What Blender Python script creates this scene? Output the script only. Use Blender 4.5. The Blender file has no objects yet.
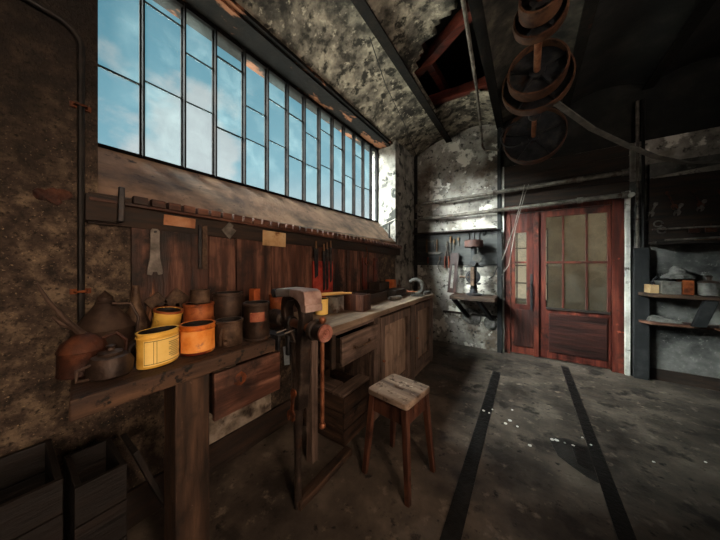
import bpy, bmesh, math, random
from mathutils import Vector, Matrix, Euler, noise
R = math.radians
random.seed(7)
C = bpy.context.scene.collection
sc = bpy.context.scene

# ------------------------------------------------------------------ materials
def hx(s, k=1.0):
    s = s.lstrip('#'); v = [int(s[i:i+2], 16)/255 for i in (0, 2, 4)]
    v = [(c/12.92 if c <= .04045 else ((c+.055)/1.055)**2.4)*k for c in v]
    return (v[0], v[1], v[2], 1)

def M(name, cols, scale=6, stretch=(1, 1, 1), rough=(.55, .85), metal=0., bump=.3, layers=(), spec=.3, pos=None, rnd=True, tone=None):
    """worn surface: a noise ramp of base colours, then stain layers (colour, scale, lo, hi[, stretch])"""
    m = bpy.data.materials.new(name); m.use_nodes = True
    nt = m.node_tree; N = nt.nodes; L = nt.links
    b = N['Principled BSDF']
    tc = N.new('ShaderNodeTexCoord'); src = tc.outputs['Object']
    if rnd:
        oi = N.new('ShaderNodeObjectInfo'); mu = N.new('ShaderNodeMath'); mu.operation = 'MULTIPLY'; mu.inputs[1].default_value = 37
        L.new(oi.outputs['Random'], mu.inputs[0])
        va = N.new('ShaderNodeVectorMath'); va.operation = 'ADD'
        L.new(src, va.inputs[0]); L.new(mu.outputs[0], va.inputs[1]); src = va.outputs[0]
    def nz(sca, st, det=7, ro=.62):
        mp = N.new('ShaderNodeMapping'); mp.inputs['Scale'].default_value = st
        L.new(src, mp.inputs['Vector'])
        n = N.new('ShaderNodeTexNoise'); n.inputs['Scale'].default_value = sca
        n.inputs['Detail'].default_value = det; n.inputs['Roughness'].default_value = ro
        L.new(mp.outputs[0], n.inputs['Vector']); return n.outputs['Fac']
    n1 = nz(scale, stretch)
    rp = N.new('ShaderNodeValToRGB'); el = rp.color_ramp.elements
    pos = pos or [.32 + .36*i/max(1, len(cols)-1) for i in range(len(cols))]
    while len(el) < len(cols): el.new(.5)
    for e, p, c in zip(el, pos, cols): e.position = p; e.color = hx(c)
    L.new(n1, rp.inputs[0]); col = rp.outputs[0]
    for ly in layers:
        c, s_, lo, hi = ly[:4]; st = ly[4] if len(ly) > 4 else (1, 1, 1)
        n2 = nz(s_, st)
        mr = N.new('ShaderNodeMapRange'); mr.inputs[1].default_value = lo; mr.inputs[2].default_value = hi
        L.new(n2, mr.inputs[0])
        mx = N.new('ShaderNodeMix'); mx.data_type = 'RGBA'
        L.new(mr.outputs[0], mx.inputs[0]); L.new(col, mx.inputs[6]); mx.inputs[7].default_value = hx(c)
        col = mx.outputs[2]
    if tone:                                     # darker above a height, with a ragged edge: (colour, height, spread)
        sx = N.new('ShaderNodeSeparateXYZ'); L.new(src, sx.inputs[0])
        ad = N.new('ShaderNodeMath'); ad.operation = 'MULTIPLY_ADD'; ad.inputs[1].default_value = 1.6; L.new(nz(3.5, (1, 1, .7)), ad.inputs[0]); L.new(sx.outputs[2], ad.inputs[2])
        mr = N.new('ShaderNodeMapRange'); mr.inputs[1].default_value = tone[1]+.8-tone[2]; mr.inputs[2].default_value = tone[1]+.8+tone[2]; mr.inputs[4].default_value = .93; L.new(ad.outputs[0], mr.inputs[0])
        mx = N.new('ShaderNodeMix'); mx.data_type = 'RGBA'; L.new(mr.outputs[0], mx.inputs[0]); L.new(col, mx.inputs[6]); mx.inputs[7].default_value = hx(tone[0]); col = mx.outputs[2]
    L.new(col, b.inputs['Base Color'])
    rr = N.new('ShaderNodeMapRange'); rr.inputs[1].default_value = .3; rr.inputs[2].default_value = .7
    rr.inputs[3].default_value = rough[0]; rr.inputs[4].default_value = rough[1]
    L.new(n1, rr.inputs[0]); L.new(rr.outputs[0], b.inputs['Roughness'])
    b.inputs['Metallic'].default_value = metal; b.inputs['Specular IOR Level'].default_value = spec
    if bump:
        n3 = nz(scale*3, stretch, 5)
        ad = N.new('ShaderNodeMath'); ad.operation = 'ADD'; L.new(n1, ad.inputs[0]); L.new(n3, ad.inputs[1])
        bp = N.new('ShaderNodeBump'); bp.inputs['Strength'].default_value = bump; bp.inputs['Distance'].default_value = .02
        L.new(ad.outputs[0], bp.inputs['Height']); L.new(bp.outputs[0], b.inputs['Normal'])
    return m

AX = {'x': (.12, 1, 1), 'y': (1, .12, 1), 'z': (1, 1, .12)}
def wood(name, cols, ax='z', scale=22, layers=(), **k):
    return M(name, cols, scale=scale, stretch=AX[ax], layers=layers, **k)

def glassy(name, tint, haze_col, haze, gloss=.08, dirt_scale=3., dlo=.45, dhi=.8, dirt=.35):
    """thin dusty pane: see-through, a little mirror, dust that scatters light"""
    m = bpy.data.materials.new(name); m.use_nodes = True
    nt = m.node_tree; N = nt.nodes; L = nt.links
    N.remove(N['Principled BSDF']); out = N['Material Output']
    tr = N.new('ShaderNodeBsdfTransparent'); tr.inputs[0].default_value = hx(tint)
    gl = N.new('ShaderNodeBsdfGlossy'); gl.inputs['Roughness'].default_value = .06
    df = N.new('ShaderNodeBsdfDiffuse'); df.inputs[0].default_value = hx(haze_col)
    tl = N.new('ShaderNodeBsdfTranslucent'); tl.inputs[0].default_value = hx(haze_col)
    a = N.new('ShaderNodeMixShader'); a.inputs[0].default_value = gloss
    L.new(tr.outputs[0], a.inputs[1]); L.new(gl.outputs[0], a.inputs[2])
    d = N.new('ShaderNodeMixShader'); d.inputs[0].default_value = .5
    L.new(df.outputs[0], d.inputs[1]); L.new(tl.outputs[0], d.inputs[2])
    tc = N.new('ShaderNodeTexCoord'); oi = N.new('ShaderNodeObjectInfo')
    n = N.new('ShaderNodeTexNoise'); n.noise_dimensions = '4D'; n.inputs['Scale'].default_value = dirt_scale; n.inputs['Detail'].default_value = 8
    n.inputs['Roughness'].default_value = .7
    mu = N.new('ShaderNodeMath'); mu.operation = 'MULTIPLY'; mu.inputs[1].default_value = 20
    L.new(oi.outputs['Random'], mu.inputs[0]); L.new(mu.outputs[0], n.inputs['W'])
    L.new(tc.outputs['Object'], n.inputs['Vector'])
    mr = N.new('ShaderNodeMapRange'); mr.inputs[1].default_value = dlo; mr.inputs[2].default_value = dhi
    mr.inputs[3].default_value = haze; mr.inputs[4].default_value = haze + dirt
    L.new(n.outputs['Fac'], mr.inputs[0])
    f = N.new('ShaderNodeMixShader'); L.new(mr.outputs[0], f.inputs[0])
    L.new(a.outputs[0], f.inputs[1]); L.new(d.outputs[0], f.inputs[2]); L.new(f.outputs[0], out.inputs[0])
    return m

T = {}
T['plaster_brown'] = M('brown sooty plaster', ['#1e1713', '#40342b', '#6c5d4c'], 14, bump=.6, rough=(.8, .95), rnd=False, pos=[.34, .5, .68],
    layers=[('#1a1410', 60, .52, .68), ('#15100d', 1.2, .50, .72), ('#8a7860', 90, .60, .72)])
T['plaster_pier_dark_top'] = M('brown plaster pier darker on top', ['#1e1713', '#40342b', '#6c5d4c'], 14, bump=.6, rough=(.8, .95), rnd=False, pos=[.34, .5, .68],
    layers=[('#1a1410', 60, .52, .68), ('#15100d', 1.2, .50, .72), ('#8a7860', 90, .60, .72)], tone=('#15100d', 2.05, .38))
T['plaster_sill'] = M('weathered sill plaster', ['#3f3026', '#6e5745', '#846a55'], 4, bump=.3, rough=(.8, .95), rnd=False,
    layers=[('#3a2f27', 2.2, .55, .7, (1, .5, 2)), ('#2a211b', 14, .62, .7)])
T['plaster_white'] = M('flaking white plaster', ['#5a5550', '#98928a', '#c0bab0'], 2.6, bump=.6, rough=(.8, .95), rnd=False,
    layers=[('#5a4d42', 1.5, .50, .64), ('#33302d', 1.0, .56, .70), ('#3a3734', 16, .56, .66), ('#d2ccc2', 3.6, .56, .60), ('#6a5242', 5, .66, .70)])
T['plaster_pier'] = M('mouldy pale plaster', ['#33312e', '#77726b', '#958f86'], 4.5, bump=.4, rough=(.8, .95), rnd=False,
    layers=[('#23231f', 5, .53, .6)])
T['plaster_grey'] = M('grey plaster', ['#2c2c2c', '#53524f', '#706e6a'], 3, bump=.5, rough=(.8, .95), rnd=False,
    layers=[('#191918', 2, .5, .65), ('#75726d', 24, .6, .72)])
T['soot_brown'] = M('soot stained plaster', ['#0d0a08', '#1c1511', '#33271f'], 12, bump=.5, rough=(.8, .95), rnd=False, layers=[('#0a0807', 2, .5, .66), ('#4a3a2e', 70, .62, .72)])
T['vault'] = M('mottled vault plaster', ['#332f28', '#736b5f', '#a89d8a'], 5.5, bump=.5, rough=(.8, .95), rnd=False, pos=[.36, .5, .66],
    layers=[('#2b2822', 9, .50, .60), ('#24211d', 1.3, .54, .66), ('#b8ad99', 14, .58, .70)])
T['vault_dark'] = M('shaded vault plaster', ['#161412', '#37322b', '#5c5448'], 5, bump=.5, rough=(.8, .95), rnd=False, layers=[('#12110f', 2, .48, .62)])
T['lintel'] = M('sooty lintel', ['#060606', '#0d0c0b', '#171310'], 6, bump=.4, rough=(.85, .95), spec=.1, rnd=False,
    layers=[('#6a4632', 4.6, .555, .60, (1, .45, 1))])
T['dark_wall'] = M('black wall plaster', ['#0b0b0c', '#191817', '#2a2724'], 4, bump=.4, rough=(.8, .95), rnd=False)
T['plaster_pale'] = M('pale lower wall', ['#4e4438', '#84786a', '#a3988a'], 9, bump=.5, rough=(.8, .95), rnd=False, layers=[('#3a3028', 6, .54, .66)])
T['concrete'] = M('worn concrete', ['#2a2420', '#4c433b', '#675c51'], 2.6, bump=.6, rough=(.5, .85), rnd=False,
    layers=[('#221d1a', .9, .5, .66), ('#75695c', 9, .58, .72), ('#1a1715', 14, .6, .68), ('#2b2521', 3.2, .55, .62)])
T['asphalt'] = M('black filler', ['#191715', '#292522', '#38332f'], 12, bump=.5)
T['steel'] = M('dark steel', ['#161618', '#28282b', '#403c38'], 12, metal=.4, rough=(.35, .6), bump=.2, layers=[('#3a2418', 7, .58, .7)])
T['bar_black'] = M('black window paint', ['#060606', '#0b0a0a', '#14100e'], 12, rough=(.85, .95), bump=.2, spec=.03)
T['beam'] = M('sooty beam steel', ['#0b0a0a', '#141210', '#221d19'], 9, metal=.1, rough=(.7, .9), bump=.3, spec=.1, layers=[('#3a1c12', 6, .62, .72)])
T['vise_iron'] = M('dark forged iron', ['#1b1715', '#332a25', '#574a42'], 10, metal=.35, rough=(.35, .6), bump=.25, layers=[('#4a3022', 6, .56, .7)])
T['jaw_steel'] = M('pinkish worn steel', ['#7a5a50', '#a88c82', '#c2aca4'], 9, metal=.5, rough=(.35, .55), bump=.15, layers=[('#8a4a36', 4, .54, .66)])
T['rail_steel'] = M('floor rail steel', ['#0e0d0d', '#1c1a19', '#2a2725'], 14, metal=.4, rough=(.4, .7), bump=.3)
T['bright_steel'] = M('polished worn steel', ['#8b8078', '#b3a79c', '#c9bfb6'], 9, metal=.75, rough=(.3, .5), bump=.15, layers=[('#8a4a2c', 5, .55, .7)])
T['red_steel'] = M('reddish worn steel', ['#6e4234', '#a0685a', '#b88a7c'], 12, metal=.5, rough=(.35, .6), bump=.2)
T['copper'] = M('bare brown steel', ['#4c2a1b', '#84533a', '#a9765a'], 16, metal=.5, rough=(.35, .55), bump=.1)
T['rust'] = M('rusted iron', ['#2a160e', '#5c3018', '#8a4a22'], 14, metal=.2, rough=(.6, .85), bump=.3, layers=[('#1b1210', 6, .5, .65)])
T['rust_dark'] = M('dark rusted iron', ['#1c100b', '#3c2015', '#5c3420'], 14, metal=.2, rough=(.5, .75), bump=.3)
T['cab_pale'] = wood('pale cupboard panel', ['#54443a', '#836d5e', '#9d8776'], 'z', layers=[('#2a2019', 3, .55, .7)])
T['iron_brown'] = M('brown iron', ['#241a14', '#4a382b', '#6a5544'], 16, metal=.3, rough=(.5, .75), bump=.25)
T['pipe'] = M('grimy pipe', ['#34302c', '#625b53', '#857d74'], 10, metal=.2, rough=(.5, .75), bump=.2, layers=[('#3a2418', 6, .58, .66)])
T['pipe_dark'] = M('black pipe', ['#0d0c0c', '#1a1817', '#2b2623'], 14, metal=.3, rough=(.4, .7), bump=.15)
for a in 'xyz':
    T['bench_'+a] = wood('oily bench wood '+a, ['#17100c', '#35251b', '#523c2d'], a, layers=[('#100c0a', 5, .52, .66), ('#6a5544', 30, .66, .74)])
    T['cab_'+a] = wood('grey brown cabinet wood '+a, ['#2e2420', '#56463d', '#77645a'], a, layers=[('#221914', 3.5, .54, .7)])
    T['dark_'+a] = wood('dark stained wood '+a, ['#0f0b09', '#231913', '#36271d'], a)
    T['black_'+a] = wood('near-black wood '+a, ['#080605', '#120d0a', '#1e1611'], a)  # even near-black wood for the crates and leaning plank, their shade coloured in
    T['red_'+a] = wood('red brown paint '+a, ['#280d08', '#4a1b12', '#6c3222'], a, scale=12, layers=[('#1a0a07', 4, .54, .68), ('#8a4630', 7, .66, .72)], rough=(.4, .7))
    T['redark_'+a] = wood('blackened red paint '+a, ['#140806', '#2a110c', '#452016'], a, scale=12, rough=(.45, .7))
    T['panel_'+a] = wood('brown panel boards '+a, ['#1b0f0b', '#43271c', '#745040'], a, scale=14, layers=[('#140b08', 3.2, .5, .66), ('#a06c48', 9, .66, .76, (1, 1, .2))], rough=(.45, .75))
T['benchtop'] = wood('blackened bench top', ['#1c130e', '#3a291f', '#57402f'], 'y', scale=16, layers=[('#120d0a', 26, .54, .62), ('#2b1c14', 4, .5, .66), ('#6e5240', 34, .66, .74)])
T['cabtop'] = wood('dusty bench top', ['#4a3c32', '#766455', '#94826f'], 'y', scale=12, layers=[('#2e241d', 4, .54, .7)])
T['seat'] = wood('worn stool top', ['#54443a', '#8a7666', '#a5917e'], 'x', scale=14, layers=[('#3a2c23', 16, .55, .65), ('#cfc0ac', 24, .64, .72), ('#6d4030', 3, .6, .75)])
T['stool'] = wood('stool leg wood', ['#1e110c', '#40251b', '#5e3a2a'], 'z', scale=18, layers=[('#1a0d09', 5, .55, .68)], rough=(.4, .65))
T['yellow'] = M('yellow painted tin', ['#b8842c', '#dcae4c', '#e5bc62'], 6, metal=.1, rough=(.35, .55), bump=.08, layers=[('#6a3d16', 9, .62, .7)])
T['yellow_label'] = M('pale yellow label', ['#cda347', '#e8c46e', '#efd080'], 5, rough=(.5, .7), bump=.05, layers=[('#8a5a22', 12, .64, .72)])
T['ink'] = M('black ink', ['#1a1410', '#241b14', '#2e2218'], 10, bump=0)
T['orange'] = M('orange rusted tin', ['#7a3410', '#c96a22', '#dd8a3a'], 8, metal=.15, rough=(.4, .65), bump=.15, layers=[('#5a1e0e', 5, .54, .64), ('#e8a75a', 9, .62, .7)])
T['orange_dk'] = M('brown orange tin', ['#4a2012', '#8e4a26', '#b06a3c'], 9, metal=.2, rough=(.4, .65), bump=.15, layers=[('#2a130c', 6, .55, .66)])
T['tin_dark'] = M('blackened tin', ['#1a1412', '#3b2e27', '#58463b'], 8, metal=.35, rough=(.4, .65), bump=.2, layers=[('#6a4028', 7, .6, .7)])
T['tin_grey'] = M('grey tin', ['#3c3a37', '#6b6762', '#8d877f'], 8, metal=.35, rough=(.4, .65), bump=.15, layers=[('#3a2418', 6, .58, .68)])
T['tin_in'] = M('tar inside tin', ['#0a0807', '#15100d', '#241a14'], 9, bump=.3)
T['red_label'] = M('torn red label', ['#4a2016', '#7e3c28', '#9a6248'], 10, rough=(.6, .8), bump=.1, layers=[('#d2a070', 14, .58, .64)])
T['paper'] = M('yellowed paper', ['#806544', '#a5855f', '#b59a74'], 9, rough=(.7, .9), bump=.1, layers=[('#6e4a2c', 12, .6, .7)])
T['paper_or'] = M('rusty card', ['#6e422a', '#9a6a4a', '#b08464'], 9, rough=(.7, .9), bump=.1, layers=[('#6a2c16', 6, .55, .65)])
T['red_board'] = M('bright red paint', ['#4e1610', '#842a20', '#9c4436'], 8, rough=(.5, .75), bump=.1, layers=[('#4a120c', 7, .58, .68)])
T['brick'] = M('broken brick', ['#1d0f0a', '#3c2016', '#553424'], 14, bump=.6)
T['cable'] = M('black cable', ['#0c0c0c', '#151414', '#201e1d'], 9, bump=0)
T['wire'] = M('dull wire', ['#5c5650', '#7c756d', '#99918a'], 9, metal=.4, bump=0)
T['white_post'] = M('pale painted post', ['#7a7872', '#b4b1a8', '#cbc8bf'], 5, bump=.2, layers=[('#4a4640', 7, .6, .7)], rnd=False)
T['black_post'] = M('dark painted post', ['#0e0f10', '#1b1c1d', '#2c2c2c'], 8, bump=.2, rnd=False, rough=(.6, .85))
T['board_grey'] = wood('dark grey tool board', ['#1e1e1e', '#353534', '#4c4b48'], 'x', scale=9, layers=[('#17191a', 2.5, .53, .66)])
T['belt'] = M('grey belt leather', ['#34312e', '#524e49', '#6a655e'], 12, rough=(.5, .7), bump=.1)
T['rim'] = M('brown pulley face', ['#24160f', '#4e3223', '#6e4c37'], 14, metal=.3, rough=(.4, .6), bump=.1, layers=[('#24140d', 7, .56, .68)])
T['white_bit'] = M('white flake', ['#9a968e', '#c6c2ba', '#d8d4cc'], 20, bump=.2)
T['tool_red'] = M('worn red handle', ['#3e1a12', '#6a3022', '#844632'], 14, bump=.1)
T['tool_wood'] = wood('tool handle wood', ['#3e2a1c', '#64482f', '#7e6044'], 'z', scale=18, bump=.1)
T['tool_steel'] = M('dull tool steel', ['#3a3632', '#5e5852', '#7c756e'], 14, metal=.5, rough=(.4, .6), bump=.1)
T['mallet'] = wood('pale handle wood', ['#8a6434', '#c0975a', '#d2ad72'], 'x', scale=16, bump=.1)
T['rag'] = M('grey rag', ['#3a3835', '#5c5a56', '#777470'], 14, rough=(.85, .95), bump=.4)
T['orange_bright'] = M('orange paint', ['#7a3416', '#a85428', '#bb7048'], 9, bump=.1)
T['gunmetal'] = M('grey cast iron', ['#1e1c1a', '#36332f', '#4c4842'], 14, metal=.1, rough=(.6, .8), bump=.2)
T['backroom'] = M('pale back room plaster', ['#6a675f', '#8e8a80', '#a3a096'], 2, bump=.2, rnd=False, layers=[('#6a6252', 1.2, .55, .7)])
T['pane'] = glassy('dusty window glass', '#eef5f6', '#9fb0b0', .008, .05, 3.5, .48, .78, .03)
T['pane_b'] = glassy('hazier window glass', '#e6f0f2', '#9fb0b0', .02, .05, 5., .45, .75, .045)
T['door_glass'] = glassy('grimy door glass', '#d8d6cc', '#8a8478', .08, .06, 4., .45, .75, .3)
T['added_lamp_bulb'] = bpy.data.materials.new('added lit bulb'); T['added_lamp_bulb'].use_nodes = True
_b = T['added_lamp_bulb'].node_tree.nodes['Principled BSDF']; _b.inputs['Emission Color'].default_value = (1, .62, .32, 1); _b.inputs['Emission Strength'].default_value = 6
T['shade'] = M('added lamp enamel', ['#1c2a26', '#2a3a35', '#384843'], 6, rough=(.2, .4), bump=0)

# ------------------------------------------------------------------ mesh helpers
class MB:
    def __init__(s): s.bm = bmesh.new()
    def _add(s, vs, fs, mtx=None):
        bv = [s.bm.verts.new(mtx @ Vector(v) if mtx else Vector(v)) for v in vs]
        for f in fs:
            try: s.bm.faces.new([bv[i] for i in f])
            except ValueError: pass
        return s
    def box(s, x0, x1, y0, y1, z0, z1, mtx=None):
        vs = [(x, y, z) for x in (x0, x1) for y in (y0, y1) for z in (z0, z1)]
        return s._add(vs, [(0, 1, 3, 2), (4, 6, 7, 5), (0, 4, 5, 1), (2, 3, 7, 6), (0, 2, 6, 4), (1, 5, 7, 3)], mtx)
    def bar(s, p, q, w, h, w2=None, h2=None):
        """rectangular bar from p to q; w across, h in the upright sense"""
        p, q = Vector(p), Vector(q); d = (q-p).normalized()
        up = Vector((0, 0, 1)) if abs(d.z) < .95 else Vector((0, 1, 0))
        a = d.cross(up).normalized(); b = a.cross(d).normalized()
        w2 = w if w2 is None else w2; h2 = h if h2 is None else h2
        vs = [p+a*sx*w/2+b*sy*h/2 for sx, sy in ((-1, -1), (1, -1), (1, 1), (-1, 1))] + \
             [q+a*sx*w2/2+b*sy*h2/2 for sx, sy in ((-1, -1), (1, -1), (1, 1), (-1, 1))]
        return s._add(vs, [(3, 2, 1, 0), (4, 5, 6, 7), (0, 1, 5, 4), (1, 2, 6, 5), (2, 3, 7, 6), (3, 0, 4, 7)])
    def tube(s, pts, r, seg=10, r2=None, closed=False):
        pts = [Vector(p) for p in pts]; n = len(pts); rings = []
        up = None
        for i, p in enumerate(pts):
            if closed: d = (pts[(i+1) % n]-pts[i-1]).normalized()
            else: d = (pts[min(i+1, n-1)]-pts[max(i-1, 0)]).normalized()
            if up is None: up = Vector((0, 0, 1)) if abs(d.z) < .9 else Vector((1, 0, 0))
            a = d.cross(up).normalized(); up = a.cross(d).normalized()
            rr = r if r2 is None else r+(r2-r)*i/max(1, n-1)
            if isinstance(r, (list, tuple)): rr = r[i]
            rings.append([s.bm.verts.new(p+a*math.cos(2*math.pi*k/seg)*rr+up*math.sin(2*math.pi*k/seg)*rr) for k in range(seg)])
        m = n if closed else n-1
        for i in range(m):
            A, B = rings[i], rings[(i+1) % n]
            for k in range(seg): s.bm.faces.new((A[k], A[(k+1) % seg], B[(k+1) % seg], B[k]))
        if not closed:
            s.bm.faces.new(rings[0][::-1]); s.bm.faces.new(rings[-1])
        return s
    def lathe(s, prof, seg=28, mtx=None, sx=1, sy=1, a0=0, a1=2*math.pi):
        """profile of (radius, z) turned about z; r=0 ends are closed"""
        full = abs(a1-a0-2*math.pi) < 1e-6; rings = []
        for r, z in prof:
            if r < 1e-6:
                v = Vector((0, 0, z)); rings.append([s.bm.verts.new(mtx @ v if mtx else v)])
            else:
                rg = []
                for k in range(seg if full else seg+1):
                    a = a0+(a1-a0)*k/seg; v = Vector((r*math.cos(a)*sx, r*math.sin(a)*sy, z))
                    rg.append(s.bm.verts.new(mtx @ v if mtx else v))
                rings.append(rg)
        for A, B in zip(rings, rings[1:]):
            n = max(len(A), len(B))
            for k in range(n if full else n-1):
                k2 = (k+1) % n
                q = [A[k % len(A)], A[k2 % len(A)], B[k2 % len(B)], B[k % len(B)]]
                u = []
                for v in q:
                    if v not in u: u.append(v)
                if len(u) > 2:
                    try: s.bm.faces.new(u)
                    except ValueError: pass
        return s
    def cyl(s, p, q, r, r2=None, seg=20):
        p, q = Vector(p), Vector(q); d = q-p
        mtx = Matrix.Translation(p) @ d.to_track_quat('Z', 'Y').to_matrix().to_4x4()
        r2 = r if r2 is None else r2
        return s.lathe([(0, 0), (r, 0), (r2, d.length), (0, d.length)], seg, mtx)
    def turned(s, p, d, prof, seg=24):
        mtx = Matrix.Translation(Vector(p)) @ Vector(d).to_track_quat('Z', 'Y').to_matrix().to_4x4()
        return s.lathe(prof, seg, mtx)
    def prism(s, poly, a, b, axis='y', mtx=None):
        """2D outline pushed from a to b along an axis"""
        def v(u, w, t): return {'y': (u, t, w), 'x': (t, u, w), 'z': (u, w, t)}[axis]
        n = len(poly)
        vs = [v(u, w, a) for u, w in poly]+[v(u, w, b) for u, w in poly]
        fs = [tuple(range(n))[::-1], tuple(range(n, 2*n))]+[(i, (i+1) % n, n+(i+1) % n, n+i) for i in range(n)]
        return s._add(vs, fs, mtx)
    def slab(s, us, vs_, w0, w1, axis, holes=()):
        """welded slab on a grid of cell edges us x vs_, cells in holes left open; axis is the thickness axis"""
        def P(u, v, w): return {'z': (u, v, w), 'y': (u, w, v), 'x': (w, u, v)}[axis]
        V = {}
        def g(i, j, k):
            if (i, j, k) not in V: V[(i, j, k)] = s.bm.verts.new(P(us[i], vs_[j], (w0, w1)[k]))
            return V[(i, j, k)]
        nu, nv = len(us)-1, len(vs_)-1; H = set(holes)
        solid = lambda i, j: 0 <= i < nu and 0 <= j < nv and (i, j) not in H
        for i in range(nu):
            for j in range(nv):
                if not solid(i, j): continue
                s.bm.faces.new((g(i, j, 0), g(i+1, j, 0), g(i+1, j+1, 0), g(i, j+1, 0)))
                s.bm.faces.new((g(i, j, 1), g(i, j+1, 1), g(i+1, j+1, 1), g(i+1, j, 1)))
                if not solid(i-1, j): s.bm.faces.new((g(i, j, 0), g(i, j+1, 0), g(i, j+1, 1), g(i, j, 1)))
                if not solid(i+1, j): s.bm.faces.new((g(i+1, j, 0), g(i+1, j, 1), g(i+1, j+1, 1), g(i+1, j+1, 0)))
                if not solid(i, j-1): s.bm.faces.new((g(i, j, 0), g(i, j, 1), g(i+1, j, 1), g(i+1, j, 0)))
                if not solid(i, j+1): s.bm.faces.new((g(i, j+1, 0), g(i+1, j+1, 0), g(i+1, j+1, 1), g(i, j+1, 1)))
        return s
    def open_box(s, x0, x1, y0, y1, z0, z1, t):
        s.box(x0, x1, y0, y1, z0, z0+t)
        s.box(x0, x1, y0, y0+t, z0+t, z1); s.box(x0, x1, y1-t, y1, z0+t, z1)
        s.box(x0, x0+t, y0+t, y1-t, z0+t, z1); s.box(x1-t, x1, y0+t, y1-t, z0+t, z1); return s
    def ball(s, c, r, seg=16, sq=(1, 1, 1)):
        mtx = Matrix.Translation(Vector(c)) @ Matrix.Diagonal((sq[0], sq[1], sq[2], 1))
        n = 9
        return s.lathe([(r*math.sin(math.pi*i/n), -r*math.cos(math.pi*i/n)) for i in range(n+1)], seg, mtx)
    def rough(s, amp, sc_=9., cell=.08):
        for _ in range(4):
            es = [e for e in s.bm.edges if e.calc_length() > cell*1.6]
            if not es: break
            bmesh.ops.subdivide_edges(s.bm, edges=es, cuts=1, use_grid_fill=True)
            if len(s.bm.verts) > 6000: break
        o = Vector((random.random()*50, random.random()*50, 0))
        for v in s.bm.verts: v.co += noise.noise_vector(v.co*sc_+o)*amp
        return s
    def build(s, name, mat, parent=None, bev=0., seg=2, ang=35, kind=None, label=None, loc=None, rot=None):
        bmesh.ops.recalc_face_normals(s.bm, faces=s.bm.faces[:])
        me = bpy.data.meshes.new(name); s.bm.to_mesh(me); s.bm.free()
        for p in me.polygons: p.use_smooth = True
        me.set_sharp_from_angle(angle=R(ang))
        o = bpy.data.objects.new(name, me); C.objects.link(o)
        me.materials.append(mat if not isinstance(mat, str) else T[mat])
        if bev:
            m = o.modifiers.new('edge', 'BEVEL'); m.width = bev; m.segments = seg; m.limit_method = 'ANGLE'; m.angle_limit = R(40)
        if parent: o.parent = parent
        if kind: o['kind'] = kind
        if label: o['label'] = label
        if loc: o.location = loc
        if rot: o.rotation_euler = rot
        return o

def thing(name, label, cat, loc=(0, 0, 0), rz=0, group=None):
    o = bpy.data.objects.new(name, None); o.empty_display_size = .05; C.objects.link(o)
    o.location = loc; o.rotation_euler = (0, 0, R(rz)); return tag(o, label, cat, group)
def tag(o, label, cat, group=None):
    o['label'] = label; o['category'] = cat
    if group: o['group'] = group
    return o
def struct_empty(name):
    o = bpy.data.objects.new(name, None); C.objects.link(o); o['kind'] = 'structure'; return o
def dup(o, parent=None):
    c = o.copy(); C.objects.link(c)
    if parent: c.parent = parent
    for ch in list(o.children): dup(ch, c)
    return c
def arc(cx, cz, r, a0, a1, n, y=0, plane='xz'):
    out = []
    for i in range(n+1):
        a = R(a0+(a1-a0)*i/n)
        u, w = cx+r*math.cos(a), cz+r*math.sin(a)
        out.append((u, y, w) if plane == 'xz' else ((y, u, w) if plane == 'yz' else (u, w, y)))
    return out

WX, WIN, BY = -1.81, -2.165, 4.6      # wall face, window plane, back wall face
# ------------------------------------------------------------------ the setting
XR, YR, ZC = 3.0, -2.6, 3.72
def st(mb, name, mat, parent=None, **k): return mb.build(name, mat, parent, kind='structure', **k)
m = MB(); m.box(-2.7, 3.4, -3.0, 7.6, -.12, 0); st(m, 'floor', 'concrete')

# left wall: piers, the wall under the window with its sloping sill, the lintel over it
Y0, Y1 = .28, 3.70
m = MB(); m.prism([(WX, 0), (WX, 1.80), (WIN+.02, 2.14), (-2.32, 2.14), (-2.32, 0)], Y0, Y1, 'y')
wl = st(m, 'wall_left', 'plaster_brown')
m = MB(); m.box(-2.32, WX, YR-.2, Y0, 0, 4.3); st(m, 'wall_pier', 'plaster_pier_dark_top', wl)
m = MB(); m.box(-2.32, WX, Y1, BY+.2, 0, 4.3); st(m, 'wall_jamb', 'plaster_pier', wl)
m = MB(); m.prism([(WX+.004, 1.795), (WIN+.03, 2.15), (WIN+.03, 2.12), (WX+.004, 1.765)], Y0, Y1, 'y'); st(m, 'window_sill', 'plaster_sill', wl)
m = MB(); m.box(-2.32, -1.90, Y0, Y1, 3.42, 4.3); m.box(-1.90, -1.86, Y0, Y1, 3.44, 4.3); st(m, 'lintel', 'lintel', wl)
m = MB()
for dy, dz, r in ((0, 0, .036), (.03, .006, .03), (-.03, -.004, .03), (.008, -.016, .03)):
    m.turned((WX-.004, .135+dy, 1.765+dz), (1, 0, 0), [(0, 0), (r, .0), (r*.8, .012), (0, .016)], 9)
m.rough(.010, 40, .015); st(m, 'exposed_brick', 'brick', wl)
m = MB(); m.box(WX, WX+.02, YR, 4.6, 0, .2); st(m, 'baseboard_left', 'dark_y')

m = MB(); m.slab([.56, 1.30], [.2, .78], WX-.002, WX+.006, 'x'); m.rough(.004, 6, .08); st(m, 'pale_slab', 'plaster_pale', wl)  # pale slab over the lower wall below the drawer
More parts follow.
